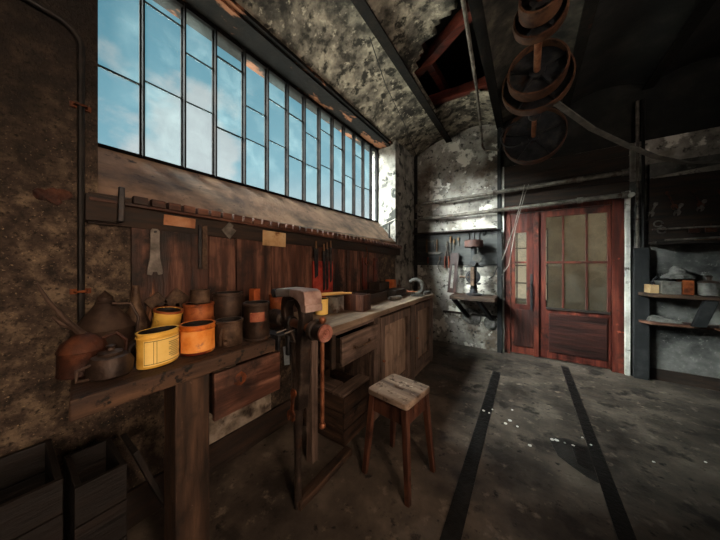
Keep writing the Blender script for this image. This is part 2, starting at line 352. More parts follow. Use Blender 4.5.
# back wall with the door opening
m = MB(); m.slab([-2.32, -.32, 1.09, XR+.2], [0, 3.0, 4.3], BY, BY+.16, 'y', [(1, 0)]); wb = st(m, 'wall_back', 'plaster_white')
m = MB(); m.slab([1.10, XR], [0, 2.5], BY-.004, BY, 'y'); st(m, 'plaster_panel', 'plaster_grey', wb)
m = MB(); m.slab([-.32, XR], [3.0, 4.2], BY-.006, BY, 'y'); st(m, 'top_wall_slab', 'dark_wall', wb)  # dark slab across the top of the wall
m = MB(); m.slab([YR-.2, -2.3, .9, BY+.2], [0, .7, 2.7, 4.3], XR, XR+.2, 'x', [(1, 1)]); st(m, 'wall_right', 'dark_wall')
w3 = struct_empty('window_3'); m = MB()
for y in (-2.28, -1.5, -.7, .1, .88): m.box(XR+.06, XR+.10, y-.02, y+.02, .7, 2.7)
for z in (.72, 1.7, 2.68): m.box(XR+.06, XR+.10, -2.3, .9, z-.02, z+.02)
st(m, 'window_frame', 'bar_black', w3)
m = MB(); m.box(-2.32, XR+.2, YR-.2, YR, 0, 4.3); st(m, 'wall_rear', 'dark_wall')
m = MB(); m.box(1.26, XR, BY-.02, BY, 0, .14); st(m, 'baseboard_back', 'dark_x')
# broken plaster low on the back wall
for k, (x, z, r) in enumerate(((-.80, .52, .16), (-.49, .45, .12))):
    m = MB(); m.turned((x, BY+.004, z), (0, -1, 0), [(0, .035), (r*.5, .045), (r*.85, .03), (r, 0)], 14); m.rough(.03, 9, .04); st(m, 'broken_plaster', 'rag', wb)

# jack-arch ceiling between steel beams
BX = [-1.98, -1.17, -.36, .45, 1.26, 2.07, 2.88]
def hole(u, y):                                   # ragged opening in the second bay
    x = -1.17+.81*u
    n1 = .10*noise.noise(Vector((x*6, y*6, 0)))
    return 2.45+.35*(1-u)*(u > .0)+n1-.28*u < y < 3.68+.6*n1 and u > .07
for i in range(len(BX)-1):
    xa, xb = BX[i], BX[i+1]; m = MB(); nu = 14; nv = 150
    g = [[m.bm.verts.new((xa+(xb-xa)*u/nu, YR+(BY-YR)*v/nv, (3.455+(ZC+.03-3.455)*math.sin(math.pi/2*max(0, (xa+.81*u/nu+1.89))/(.72)) if i == 0 else ZC-.02+.11*math.sin(math.pi*u/nu))+.012*noise.noise(Vector((xa+u*.2, v*.15, 3))))) for v in range(nv+1)] for u in range(nu+1)]
    for u in range(nu):
        for v in range(nv):
            if i == 1 and hole((u+.5)/nu, YR+(BY-YR)*(v+.5)/nv): continue
            m.bm.faces.new((g[u][v], g[u+1][v], g[u+1][v+1], g[u][v+1]))
    mat = 'vault' if i < 2 else ('vault_dark' if i == 2 else 'dark_wall')  # bays past the window get darker plaster, shade put into the colour
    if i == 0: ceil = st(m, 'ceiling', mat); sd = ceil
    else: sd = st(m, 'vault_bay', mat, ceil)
    md = sd.modifiers.new('thick', 'SOLIDIFY'); md.thickness = .045; md.offset = 1
m = MB(); m.box(-2.32, XR+.2, YR-.2, BY+.2, 4.3, 4.4); st(m, 'roof_deck', 'dark_wall', ceil)
for (p, q, w) in (((-1.20, 3.02, 3.90), (-.40, 2.56, 3.93), .10), ((-1.20, 3.60, 3.86), (-.36, 3.66, 3.86), .09), ((-1.1, 2.2, 4.05), (-1.0, 3.9, 4.05), .08)):
    m = MB(); m.bar(p, q, w, .12); m.rough(.008, 8, .07); st(m, 'roof_lath', 'red_x', ceil)
for k, x in enumerate(BX[:6]):
    m = MB(); m.box(x-.05, x+.05, YR, BY, ZC-.075, ZC-.055); m.box(x-.012, x+.012, YR, BY, ZC-.056, ZC+.08)
    st(m, 'trim_%d' % (k+1), 'beam', bev=.003)

# window: steel bars, panes in courses
win = struct_empty('window_1')
ys = [.30, .542, .783, 1.006, 1.26, 1.501, 1.748, 1.992, 2.241, 2.488, 2.735, 2.985, 3.233, 3.472, 3.70]
m = MB(); m.box(WIN-.03, WIN+.03, Y0, Y1, 2.14, 2.175); m.box(WIN-.03, WIN+.03, Y0, Y1, 3.385, 3.42)
m.box(WIN-.03, WIN+.03, Y0, Y0+.03, 2.17, 3.39); m.box(WIN-.03, WIN+.03, Y1-.025, Y1, 2.17, 3.39)
st(m, 'window_frame', 'bar_black', win)
for y in ys[1:-1]:
    m = MB(); m.box(WIN-.006, WIN+.045, y-.005, y+.005, 2.16, 3.4); m.box(WIN-.01, WIN+.004, y-.014, y+.014, 2.16, 3.4)
    st(m, 'mullion', 'bar_black', win)
cuts = [(2.66,), (2.70, 3.245), (2.692, 3.067), (2.60, 3.20), (2.615, 2.92), (2.70, 3.12), (2.635, 3.1), (2.625, 3.0), (2.7, 3.15), (2.58, 3.05), (2.72,), (2.64, 3.1), (2.66,), (2.7, 3.12)]
for k in range(14):
    zs = [2.165]+list(cuts[k])+[3.395]
    for j in range(len(zs)-1):
        m = MB(); m.box(WIN-.004+.006*(j % 2), WIN-.001+.006*(j % 2), ys[k], ys[k+1], zs[j]-.012*(j > 0), zs[j+1])
        st(m, 'pane', 'pane_b' if (k+j) % 3 == 1 else 'pane', win)
    for z in cuts[k]:
        m = MB(); hbar = .004 if (k % 3) else .009
        m.bar((WIN-.003, ys[k], z), (WIN-.003, ys[k+1], z-.004+.008*random.random()), .016, hbar); st(m, 'glazing_bar', 'bar_black', win)

# back room seen through the door glass
Y9 = 7.0
m = MB(); m.slab([-1.6, -.42, .40, XR+.2], [0, .55, 2.25, 4.0], Y9, Y9+.12, 'y', [(1, 1)]); bw = st(m, 'wall_beyond', 'backroom')
m = MB(); m.box(-1.7, -1.6, BY+.16, Y9+.12, 0, 4.0); st(m, 'wall_side', 'backroom', bw)
m = MB(); m.slab([BY+.16, 5.0, 6.8, Y9], [0, .6, 3.2, 4.0], 2.6, 2.7, 'x', [(1, 1)]); st(m, 'wall_side', 'backroom', bw)  # unseen side opening added to light the back room
m = MB(); m.box(-1.7, XR+.2, BY+.16, Y9+.12, 4.0, 4.1); st(m, 'ceiling_beyond', 'backroom', bw)
w2 = struct_empty('window_2'); m = MB()
m.box(-.42, .40, Y9+.02, Y9+.06, .55, .60); m.box(-.42, .40, Y9+.02, Y9+.06, 2.20, 2.25)
for x in (-.40, -.20, .0, .20, .385): m.box(x-.014, x+.014, Y9+.02, Y9+.06, .55, 2.25)
for z in (.97, 1.39, 1.80): m.box(-.42, .40, Y9+.02, Y9+.06, z-.014, z+.014)
st(m, 'window_frame', 'red_z', w2)

# door: frame, narrow leaf, wide leaf
door = struct_empty('door_1'); dy = BY+.01
m = MB(); m.box(-.32, -.22, dy, dy+.12, 0, 2.36); m.box(.94, 1.08, dy-.02, dy+.12, 0, 2.36); m.box(-.22, .94, dy, dy+.12, 2.24, 2.36)
m.rough(.003, 6, .12); st(m, 'door_frame', 'red_z', door)
def leaf(x0, x1, g0, g1, nm, lst, rst):
    e = MB(); xs = [x0]+g0+[x1]; zs = [0.02, .78]+g1+[2.235]
    ng = len(g0)//2; ngz = len(g1)//2
    return e
# wide leaf  x .118 .. .935
m = MB(); xs = [.118, .235, .425, .447, .682, .704, .90, .937]; zs = [.02, .78, 1.445, 1.475, 2.14, 2.235]
m.slab(xs, zs, dy+.02, dy+.065, 'y', [(1, 1), (3, 1), (5, 1), (1, 3), (3, 3), (5, 3)])
lf = st(m, 'door_leaf', 'red_z', door, bev=.004)
m = MB(); m.box(.27, .90, dy+.004, dy+.02, .12, .70); m.rough(.002, 6, .1); st(m, 'panel', 'redark_x', lf, bev=.006)
m = MB(); m.box(.235, .93, dy-.006, dy+.02, .755, .79); st(m, 'sill_bar', 'dark_x', lf, bev=.004)
for a, b in ((.235, .425), (.447, .682), (.704, .90)):
    for c, d in ((.78, 1.445), (1.475, 2.14)):
        m = MB(); m.box(a, b, dy+.04, dy+.044, c, d); st(m, 'pane', 'door_glass', lf)
# narrow leaf x -.215 .. .112
m = MB(); xs = [-.215, -.155, -.005, .112]; zs = [.02, .80, 1.445, 1.475, 1.93, 2.235]
m.slab(xs, zs, dy+.02, dy+.065, 'y', [(1, 1), (1, 3)])
lf2 = st(m, 'door_leaf', 'red_z', door, bev=.004)
for c, d in ((.80, 1.445), (1.475, 1.93)):
    m = MB(); m.box(-.155, -.005, dy+.04, dy+.044, c, d); st(m, 'pane', 'door_glass', lf2)
m = MB(); m.box(-.17, .09, dy+.004, dy+.02, .14, .72); st(m, 'panel', 'redark_z', lf2, bev=.006)
m = MB(); m.box(.085, .15, dy-.012, dy+.02, .02, 2.23); m.rough(.003, 6, .1); st(m, 'cover_strip', 'red_z', lf2, bev=.004)
m = MB(); m.box(.04, .075, dy+.005, dy+.02, .68, 1.28); m.tube([(.057, dy+.015, .78), (.057, dy-.04, .80), (.057, dy-.04, 1.1), (.057, dy+.015, 1.12)], .009); st(m, 'door_handle', 'steel', lf2, bev=.003)
# boards above the door, posts at its sides
m = MB()
for k in range(4): m.box(-.32, 1.10, BY-.006+.004*(k % 2), BY+.05, 2.365+k*.16, 2.52+k*.16)
m.rough(.003, 5, .15); st(m, 'trim_7', 'dark_x', bev=.004)
m = MB(); m.box(-.40, -.33, BY-.07, BY, 0, 1.95); m.box(-.40, -.345, BY-.05, BY, 1.95, 3.66); st(m, 'trim_8', 'black_post', bev=.004)
m = MB(); m.box(-.327, -.305, BY-.03, BY, 0, 3.0); st(m, 'trim_9', 'white_post')
m = MB(); m.box(1.05, 1.10, BY-.05, BY, 0, 2.38); m.tube([(1.075, BY-.05, 2.30), (1.075, BY-.2, 2.30)], .03); st(m, 'trim_10', 'white_post', bev=.006)
m = MB(); m.box(1.115, 1.25, BY-.10, BY, 0, 1.64); st(m, 'trim_11', 'black_post', bev=.006)

# ------------------------------------------------------------------ light, sky, camera
w = bpy.data.worlds.new('sky'); sc.world = w; w.use_nodes = True
nt = w.node_tree; N = nt.nodes; L = nt.links; bg = N['Background']
tc = N.new('ShaderNodeTexCoord'); sep = N.new('ShaderNodeSeparateXYZ'); L.new(tc.outputs['Generated'], sep.inputs[0])
zr = N.new('ShaderNodeMapRange'); zr.inputs[1].default_value = -1; zr.inputs[2].default_value = 1; L.new(sep.outputs[2], zr.inputs[0])
def ramp(pts):
    r = N.new('ShaderNodeValToRGB'); el = r.color_ramp.elements
    while len(el) < len(pts): el.new(.5)
    for e, (z, c) in zip(el, pts): e.position = (z+1)/2; e.color = (*c, 1)
    L.new(zr.outputs[0], r.inputs[0]); return r
sky = ramp([(-.02, (.62, .55, .46)), (.05, (.80, .70, .58)), (.20, (.66, .72, .76)), (.34, (.34, .62, .74)), (.55, (.22, .52, .66)), (.70, (.19, .46, .60)), (.80, (.8, .9, 1.0))])
gain = ramp([(-.4, (7.2,)*3), (-.22, (5.5,)*3), (-.15, (.6,)*3), (.12, (.32,)*3), (.66, (.22,)*3), (.78, (2.2,)*3)])
nz = N.new('ShaderNodeTexNoise'); nz.inputs['Scale'].default_value = 3.4; nz.inputs['Detail'].default_value = 9; nz.inputs['Roughness'].default_value = .55
mp = N.new('ShaderNodeMapping'); mp.inputs['Scale'].default_value = (1, 1, 1.5); L.new(tc.outputs['Generated'], mp.inputs[0]); L.new(mp.outputs[0], nz.inputs[0])
# the big cloud bank low in the west
cd = N.new('ShaderNodeVectorMath'); cd.operation = 'DOT_PRODUCT'; cd.inputs[1].default_value = Vector((-.87, .28, .34)).normalized(); L.new(tc.outputs['Generated'], cd.inputs[0])
cm = N.new('ShaderNodeMapRange'); cm.inputs[1].default_value = .90; cm.inputs[2].default_value = 1.0; cm.inputs[3].default_value = -.40; cm.inputs[4].default_value = .13; L.new(cd.outputs['Value'], cm.inputs[0])
sm = N.new('ShaderNodeMath'); L.new(nz.outputs['Fac'], sm.inputs[0]); L.new(cm.outputs[0], sm.inputs[1])
cr = N.new('ShaderNodeMapRange'); cr.interpolation_type = 'SMOOTHSTEP'; cr.inputs[1].default_value = .47; cr.inputs[2].default_value = .60; cr.inputs[4].default_value = .9; L.new(sm.outputs[0], cr.inputs[0])
mx = N.new('ShaderNodeMix'); mx.data_type = 'RGBA'; L.new(cr.outputs[0], mx.inputs[0]); L.new(sky.outputs[0], mx.inputs[6]); mx.inputs[7].default_value = (.86, .84, .84, 1)
ml = N.new('ShaderNodeMix'); ml.data_type = 'RGBA'; ml.blend_type = 'MULTIPLY'; ml.inputs[0].default_value = 1; L.new(mx.outputs[2], ml.inputs[6]); L.new(gain.outputs[0], ml.inputs[7])
gd = N.new('ShaderNodeVectorMath'); gd.operation = 'DOT_PRODUCT'; gd.inputs[1].default_value = Vector((1, -.25, .12)).normalized(); L.new(tc.outputs['Generated'], gd.inputs[0])
gm = N.new('ShaderNodeMapRange'); gm.interpolation_type = 'SMOOTHSTEP'; gm.inputs[1].default_value = .80; gm.inputs[2].default_value = .98; L.new(gd.outputs['Value'], gm.inputs[0])
ga = N.new('ShaderNodeMix'); ga.data_type = 'RGBA'; L.new(gm.outputs[0], ga.inputs[0]); L.new(ml.outputs[2], ga.inputs[6]); ga.inputs[7].default_value = (2.6, 1.9, 1.4, 1)   # warm glow added to the unseen far sky to light the window wall
L.new(ga.outputs[2], bg.inputs[0]); bg.inputs[1].default_value = SKY_STRENGTH = 3.2

sun = bpy.data.lights.new('hazy_sun', 'SUN'); sun.energy = 175; sun.angle = R(54); sun.color = (1.0, .96, .9)
so = bpy.data.objects.new('hazy_sun', sun); C.objects.link(so)
so.rotation_euler = Vector((.34, .68, -.50)).to_track_quat('-Z', 'Y').to_euler()

# added lamp behind the right shoulder, out of view, for warm fill
lamp = thing('added_fill_lamp', 'added green pendant lamp hanging unseen behind the camera as warm fill', 'lamp', (.95, .1, 2.62))
m = MB(); m.lathe([(.02, .11), (.05, .09), (.16, .0), (.17, -.01), (.155, 0), (.045, .08), (.0, .085)], 28); m.build('added_lamp_shade', 'shade', lamp)
m = MB(); m.ball((0, 0, .02), .032); m.build('added_lamp_bulb', 'added_lamp_bulb', lamp)
m = MB(); m.tube([(0, 0, .1), (0, 0, 1.1)], .004, 6); m.build('added_lamp_cord', 'cable', lamp)
sp = bpy.data.lights.new('fill_lamp_light', 'SPOT'); sp.energy = 110; sp.color = (1, .74, .52); sp.spot_size = R(95); sp.spot_blend = .9; sp.shadow_soft_size = .14
po = bpy.data.objects.new('fill_lamp_light', sp); C.objects.link(po); po.location = (.95, .1, 2.58)
po.rotation_euler = (Vector((-1.35, .9, 1.0))-po.location).to_track_quat('-Z', 'Y').to_euler()

cam = bpy.data.cameras.new('camera'); co = bpy.data.objects.new('camera', cam); C.objects.link(co)
co.location = (0, 0, 1.45); co.rotation_euler = (R(90), 0, math.atan(167/245))
cam.sensor_width = 36; cam.lens = 36*245/720; cam.shift_y = -7/720; cam.clip_start = .02
sc.camera = co
sc.view_settings.view_transform = 'Standard'; sc.view_settings.look = 'None'; sc.view_settings.gamma = 1; sc.view_settings.exposure = 0.0
sc.view_settings.use_curve_mapping = False
sc.cycles.max_bounces = 8; sc.cycles.diffuse_bounces = 4; sc.cycles.transparent_max_bounces = 12; sc.cycles.use_denoising = True
sc.cycles.sample_clamp_indirect = 6
# ------------------------------------------------------------------ things on the window wall
# conduit
m = MB(); X = WX+.022
m.tube([(X, -.55, 2.60), (X, .0, 2.595), (X, .13, 2.585)]+arc(.13, 2.495, .09, 90, 0, 6, X, 'yz')[1:]+[(X, .22, 1.9), (X, .22, .985)], .0125, 10)
o = tag(m.build('wall_pipe', 'pipe_dark'), 'thin black pipe running down the sooty wall left of the window', 'pipe')
for z in (2.2, 1.3):
    m = MB(); m.box(WX-.002, WX+.012, .185, .255, z, z+.025); m.tube([(WX+.01, .20, z+.012), (WX+.038, .205, z+.012), (WX+.04, .235, z+.012), (WX+.01, .24, z+.012)], .006, 6); m.build('clamp', 'rust', o)

# notched tool rail under the sill
rl = thing('tool_rail', 'long dark wooden tool rail with notched top edge under the window sill', 'rail', (WX, 2.0, 1.692)); rl.rotation_euler.x = R(-1.15)
m = MB(); m.box(.0, .028, -1.76, 1.83, -.08, .075); m.rough(.005, 7, .1); m.build('backing_board', 'dark_y', rl, bev=.003)
m = MB(); y = -1.60
while y < 1.8: m.box(.028, .07, y, y+.062, .045, .088); y += .078
m.box(.028, .06, -1.76, 1.83, .03, .046); m.rough(.002, 10, .2); m.build('notched_strip', 'panel_y', rl, bev=.003)
m = MB(); m.box(.028, .055, -1.77, -1.66, -.07, .06); m.rough(.004, 9, .06); m.build('end_block', 'dark_y', rl, bev=.003)
m = MB(); m.box(.056, .075, -1.66, -1.635, -.06, .12); m.build('iron_peg', 'steel', rl, bev=.004)

# board panelling behind the bench
pn = thing('wall_panelling', 'brown stained board panelling on the wall behind the workbenches', 'panelling', (WX, 1.7, 1.0))
ys_ = [.40, .80, .99, 1.29, 1.66, 2.05, 2.34, 2.62, 2.80, 3.10]
for a, b in zip(ys_, ys_[1:]):
    m = MB(); t = .014+.012*random.random(); m.box(0.0, t, a-1.7+.004, b-1.7-.004, -.02, .655); m.rough(.003, 5, .12); m.build('board', 'panel_z', pn, bev=.002)

xh = WX+.032
def flat(name, poly, y, z, mat, label, cat, t=.006, group=None, x=xh, bev=.0015, rot=0):
    m = MB(); mt = Matrix.Translation((x, y, z)) @ Matrix.Rotation(R(rot), 4, 'X')
    m.prism(poly, 0, t, 'x', mt); return tag(m.build(name, mat, bev=bev), label, cat, group)
# hanging iron strap with forked foot (outline in y,z)
pl = [(-.022, .125), (-.012, .137), (.012, .137), (.022, .125), (.022, .05), (.024, -.03), (.036, -.10), (.036, -.125), (.014, -.13), (.01, -.112), (-.01, -.112), (-.014, -.13), (-.036, -.125), (-.036, -.10), (-.024, -.03), (-.022, .05)]
o = flat('flat_spanner', pl, .502, 1.51, 'tool_steel', 'grey flat forked spanner hanging on the board left of the pale card', 'spanner', .008)
m = MB(); m.turned((xh+.006, .502, 1.63), (1, 0, 0), [(0, 0), (.007, 0), (.006, .012), (0, .014)], 10); m.build('nail', 'steel', o)
o = flat('hinge_strap', [(-.008, .13), (.022, .14), (.022, -.13), (.03, -.15), (-.012, -.15), (-.008, -.05)], .757, 1.56, 'iron_brown', 'thin brown iron hinge strap hanging right of the rusty card', 'strap', .012)
m = MB(); m.box(xh, xh+.012, .727, .745, 1.41, 1.70); m.build('strap_leaf', 'steel', o, bev=.002)
flat('iron_plate', [(-.055, .0), (.0, .062), (.03, .04), (.022, .022), (.05, .006), (.0, -.062)], .93, 1.683, 'tool_steel', 'small diamond shaped iron plate nailed to the rail', 'plate')
flat('card', [(-.085, -.028), (.082, -.032), (.085, .03), (-.083, .034)], .628, 1.705, 'paper_or', 'small rusty orange card nailed to the tool rail above the spanner', 'card', .003)
flat('card', [(-.115, -.06), (.115, -.064), (.118, .06), (-.113, .064)], 1.315, 1.655, 'paper', 'yellowed paper note pinned to the tool rail under the window', 'note', .002)
# red painted board with saw blades in front
rb = MB(); rb.box(WX+.03, WX+.045, 1.76, 2.06, 1.003, 1.47); rb.rough(.003, 7, .1)
tag(rb.build('red_board', 'red_board', bev=.002), 'bright red painted board standing behind the dark hanging files', 'board')
for k, (y, z1, wd) in enumerate(((1.79, 1.60, .03), (1.905, 1.58, .02), (1.955, 1.60, .02), (2.01, 1.62, .018))):
    h_ = (.28, .40, .42, .36)[k]
    o = flat('hanging_file', [(-wd, 0), (wd, 0), (wd*.9, -h_), (-wd*.4, -h_-.02)], y, z1, 'steel', ['broad dark blade hanging at the left edge of the red board', 'dark narrow file hanging second in front of the red board', 'dark narrow file hanging third in front of the red board', 'dark file hanging at the right edge of the red board'][k], 'file', .01, 'files on the red board', WX+.05)
    m = MB(); m.cyl((WX+.055, y, z1-.005), (WX+.055, y, z1+.07), .011, .008, 10); m.build('handle', 'tool_wood', o)
for k, y in enumerate((2.66, 2.95)):
    o = tag(MB().box(WX+.026, WX+.04, y, y+.10, 1.05, 1.52).rough(.003, 8, .08).build('red_batten', 'red_z', bev=.002), ['narrow red brown batten on the panelling under the iron hook', 'narrow red brown batten at the far end of the panelling'][k], 'batten')
m = MB(); m.tube([(WX+.07, 2.70, 1.66), (WX+.075, 2.72, 1.58), (WX+.07, 2.68, 1.5)]+arc(2.71, 1.46, .04, 160, 380, 8, WX+.07, 'yz'), .006, 8)
tag(m.build('iron_hook', 'rust'), 'rusty iron hook hanging from the tool rail over a batten', 'hook')
# curtain pipe and rod at the far end of the window
m = MB(); m.cyl((WX-.06, 3.60, 1.76), (WX-.06, 3.60, 2.10), .016, seg=10); tag(m.build('drain_pipe', 'pipe_dark'), 'short dark upright pipe at the far end of the window sill', 'pipe')
m = MB(); m.tube([(-2.10, 3.58, 2.04), (-1.95, 3.63, 2.11), (-1.79, 3.67, 2.18), (-1.77, 3.72, 2.16), (-1.66, 4.46, 2.27)], .007, 8); tag(m.build('window_rod', 'wire'), 'thin bent metal rod running from the window to the back wall pipes', 'rod')

# ------------------------------------------------------------------ near bench
nb = thing('workbench', 'heavy dark wooden workbench by the wall carrying the paint tins', 'workbench', (-1.48, .49, 0))
BZ = 1.03
def nbm(name, mat, x0, x1, y0, y1, z0, z1, amp=.004, cell=.09, parent=None, bev=.005):
    m = MB(); m.box(x0+1.48, x1+1.48, y0-.49, y1-.49, z0, z1)
    if amp: m.rough(amp, 7, cell)
    return m.build(name, mat, parent or nb, bev=bev)
m = MB(); m.prism([(-1.785+1.48, .20-.49), (-1.157+1.48, .115-.49), (-1.157+1.48, .865-.49), (-1.785+1.48, .865-.49)], .96, BZ-.004, 'z'); m.rough(.004, 7, .06); m.build('bench_top', 'benchtop', nb, bev=.006)
nbm('leg', 'bench_z', -1.29, -1.165, .395, .525, 0, .96)
dr = MB(); dr.box(.30, .322, .05, .405, .735, .95).rough(.002, 8, .08); dr = dr.build('drawer', 'panel_y', nb, bev=.004)
m = MB(); m.box(-.1, .30, .06, .075, .75, .93); m.box(-.1, .30, .38, .395, .75, .93); m.box(-.1, .30, .075, .38, .75, .765); m.build('drawer_box', 'dark_x', dr)
m = MB(); m.turned((.322, .17, .885), (1, 0, 0), [(0, .004), (.02, .005), (.028, .002), (.033, 0)], 9); m.rough(.005, 30, .02); m.build('lock_plate', 'rust', dr)
m = MB(); m.box(.326, .329, .166, .174, .871, .895); m.build('keyhole', 'cable', dr)
# steel angle and rods lying at the bench end
m = MB(); m.box(-1.22, -1.155, .878, .893, .955, 1.035); m.box(-1.40, -1.155, .878, .94, 1.031, 1.04)
tag(m.build('angle_bracket', 'steel', bev=.002), 'dark steel angle bracket at the near bench end beside the vise', 'bracket')
for k in range(2):
    m = MB(); m.cyl((-1.20+.05*k, .90+.02*k, 1.045), (-1.24+.05*k, 1.10+.02*k, 1.045), .0045, seg=8)
    tag(m.build('steel_rod', 'bright_steel'), ['thin bright steel rod lying on the bench edge left of vise', 'second thin steel rod lying nearest the vise on the bench edge'][k], 'rod')

# ------------------------------------------------------------------ tins
def tin(name, label, cat, x, y, z, r, h, mat, sx=1, sy=1, rz=0, lid=None, open_=True, tilt=None, group='paint tins on the near workbench', bands=()):
    t = thing(name, label, cat, (x, y, z), rz, group)
    if tilt: t.rotation_euler = (R(tilt[0]), R(tilt[1]), R(rz))
    m = MB()
    pr = [(0, 0), (r*.97, 0), (r, .004)]
    for b in bands: pr += [(r, h*b-.004), (r+.004, h*b-.002), (r+.004, h*b+.002), (r, h*b+.004)]
    pr += [(r, h-.006), (r+.003, h-.004), (r+.003, h), (r-.006, h)]
    pr += [(r-.006, h*.72), (0, h*.70)] if open_ else [(r-.008, h-.006), (0, h-.006)]
    m.lathe(pr, 36, sx=sx, sy=sy); m.build('tin_body', mat, t)
    m = MB(); m.lathe([(0, h*.84), (r-.0075, h*.84), (r-.0065, h-.001)], 30, sx=sx, sy=sy)
    if open_: m.build('contents', 'tin_in', t)
    else: m.bm.free()
    return t
g = 'paint tins on the near workbench'
t = tin('paint_tin', 'oval yellow tin with printed label at the front of the bench', 'tin', -1.288, 0.376, BZ, 0.077, 0.139, 'yellow', 1.0, .72, 112, bands=(.86,))
# printed label on the front of the oval tin (curved sheet, frame lines, text lines), angles about the tin
def curved(mb, a0, a1, z0, z1, r, off, sx, sy, n=14):
    ring = []
    for k in range(n+1):
        a = R(a0+(a1-a0)*k/n); u = Vector(((r*sx+off)*math.cos(a), (r*sy+off)*math.sin(a), 0))
        ring.append((mb.bm.verts.new(u+Vector((0, 0, z0))), mb.bm.verts.new(u+Vector((0, 0, z1)))))
    for (a, b), (c, d) in zip(ring, ring[1:]): mb.bm.faces.new((a, c, d, b))
    return mb
m = MB(); curved(m, 200, 352, .010, .112, .078, .0012, 1, .72, 24); lb = m.build('label', 'yellow_label', t)
m = MB()
for z in (.016, .106): curved(m, 203, 349, z, z+.0022, .078, .002, 1, .72, 20)
for a in (203, 228, 236, 348): curved(m, a, a+1.2, .016, .106, .078, .002, 1, .72, 2)
for k in range(9): curved(m, 268+7*(k % 3 == 0), 330-9*((k*5) % 4), .030+.0075*k, .0325+.0075*k, .078, .002, 1, .72, 10)
m.build('print', 'ink', lb)
t = tin('paint_tin', 'round orange rusted tin standing right of the oval yellow tin', 'tin', -1.302, 0.531, BZ, 0.071, 0.133, 'orange', bands=(.84,))
m = MB(); curved(m, -85, 55, .012, .108, .0713, .001, 1, 1, 24); m.build('label', M('worn orange label', ['#a8521a', '#d98434', '#e8a55c'], 9, bump=.05, layers=[('#5c2050', 7, .62, .7), ('#7a3010', 4, .58, .68)]), t)
tin('paint_tin', 'low blackened tin under the stacked orange tins', 'tin', -1.504, 0.620, BZ, 0.073, 0.099, 'tin_dark', open_=False)
t = tin('paint_tin', 'brown orange tin stacked behind the front orange tin', 'tin', -1.504, 0.620, BZ+.100, 0.071, 0.099, 'orange_dk', bands=(.1, .9))
tin('paint_tin', 'small rusty brown tin topmost of the stack by the panelling', 'tin', -1.513, 0.630, BZ+.20, 0.047, 0.070, 'iron_brown', open_=False)
tin('paint_tin', 'tall dark empty tin against the panelling behind the squat brown tin', 'tin', -1.504, 0.780, BZ, 0.078, 0.242, 'tin_dark', bands=(.93,))
t = tin('paint_tin', 'squat dark brown tin between orange tin and tall labelled tin', 'tin', -1.283, 0.671, BZ, 0.064, 0.127, 'iron_brown', bands=(.92,))
m = MB(); m.tube([(.04, -.058, .10), (.062, -.075, .06), (.05, -.07, .02)], .006, 8); m.ball((.062, -.05, .028), .014); m.build('handle', 'iron_brown', t)
t = tin('paint_tin', 'tall dark tin with torn red label at bench end', 'tin', -1.248, 0.806, BZ, 0.067, 0.202, 'tin_dark', bands=(.95, .05))
m = MB(); curved(m, -62, 2, .105, .155, .0675, .0015, 1, 1, 16); m.build('label', 'red_label', t)
tin('paint_tin', 'small flat tin under the tilted yellow tin', 'tin', -1.542, 0.475, BZ, 0.056, 0.056, 'tin_dark', open_=False)
t = tin('paint_tin', 'tilted yellow tin with rusty rim behind the oval yellow tin', 'tin', -1.523, 0.470, BZ+.068, 0.058, 0.117, 'yellow', tilt=(-6, 9), bands=(.9,))
m = MB(); m.lathe([(.0605, .108), (.063, .11), (.0625, .12), (.053, .119), (.053, .10)], 30); m.build('rim', 'orange_dk', t)
t = tin('jar', 'tall brown jar at the wall behind the vise', 'jar', -1.60, 1.20, 1.0, 0.054, 0.211, 'orange_dk', group=None, open_=False)
m = MB(); m.box(-.03, .03, -.025, .025, 0, .09); o = m.build('carton', 'orange_bright', bev=.002, loc=(-1.62, 1.03, 1.175)); tag(o, 'small bright orange carton peeping over the tall labelled tin', 'carton')
tin('paint_tin', 'dark tin carrying the bright orange carton', 'tin', -1.62, 1.03, 1.0, 0.062, 0.175, 'tin_dark', open_=False)

# ------------------------------------------------------------------ oil cans and funnels
oc = thing('oil_can', 'rusty oil can with a long thin spout at the bench left end', 'oil can', (-1.41, .178, BZ))
m = MB(); m.lathe([(0, 0), (.066, 0), (.069, .006), (.066, .012), (.066, .085), (.069, .09), (.066, .096), (.058, .118), (.03, .142), (.016, .15), (0, .152)], 32); m.build('can_body', 'rust_dark', oc)
m = MB(); m.tube([(0, 0, .145), (.01, -.02, .175), (.02, -.05, .22), (.03, -.085, .29), (.04, -.11, .352)], .013, 10, r2=.004); m.build('spout', 'tin_dark', oc)
m = MB(); m.tube([(.012, .05, .12), (.02, .09, .135), (.03, .118, .10), (.028, .115, .05), (.015, .064, .03)], .007, 8); m.build('handle', 'rust_dark', oc)
fn = thing('oil_measure', 'dark conical oil measure behind the spouted oil can', 'oil measure', (-1.60, .27, BZ))
m = MB(); m.lathe([(0, 0), (.10, 0), (.104, .005), (.10, .012), (.104, .12), (.107, .125), (.10, .13), (.032, .235), (.034, .24), (.026, .25), (.028, .262), (0, .295)], 32); m.build('can_body', 'tin_dark', fn)
m = MB(); m.tube([(.03, -.07, .13), (.02, -.13, .17), (.0, -.15, .20)], .012, 8, r2=.006); m.build('spout', 'tin_dark', fn)
m = MB(); m.tube([(.03, .02, .235), (.06, .075, .23), (.07, .10, .16), (.065, .09, .06)], .006, 8); m.build('handle', 'tin_dark', fn)
fu = thing('funnel', 'upturned brown funnel standing behind the tilted yellow tin', 'funnel', (-1.72, .405, BZ))
m = MB(); m.lathe([(.07, 0), (.073, .003), (.073, .06), (.022, .20), (.012, .30), (.009, .30), (.018, .2), (.068, .06), (.068, .0)], 28); m.build('cone', 'iron_brown', fu)
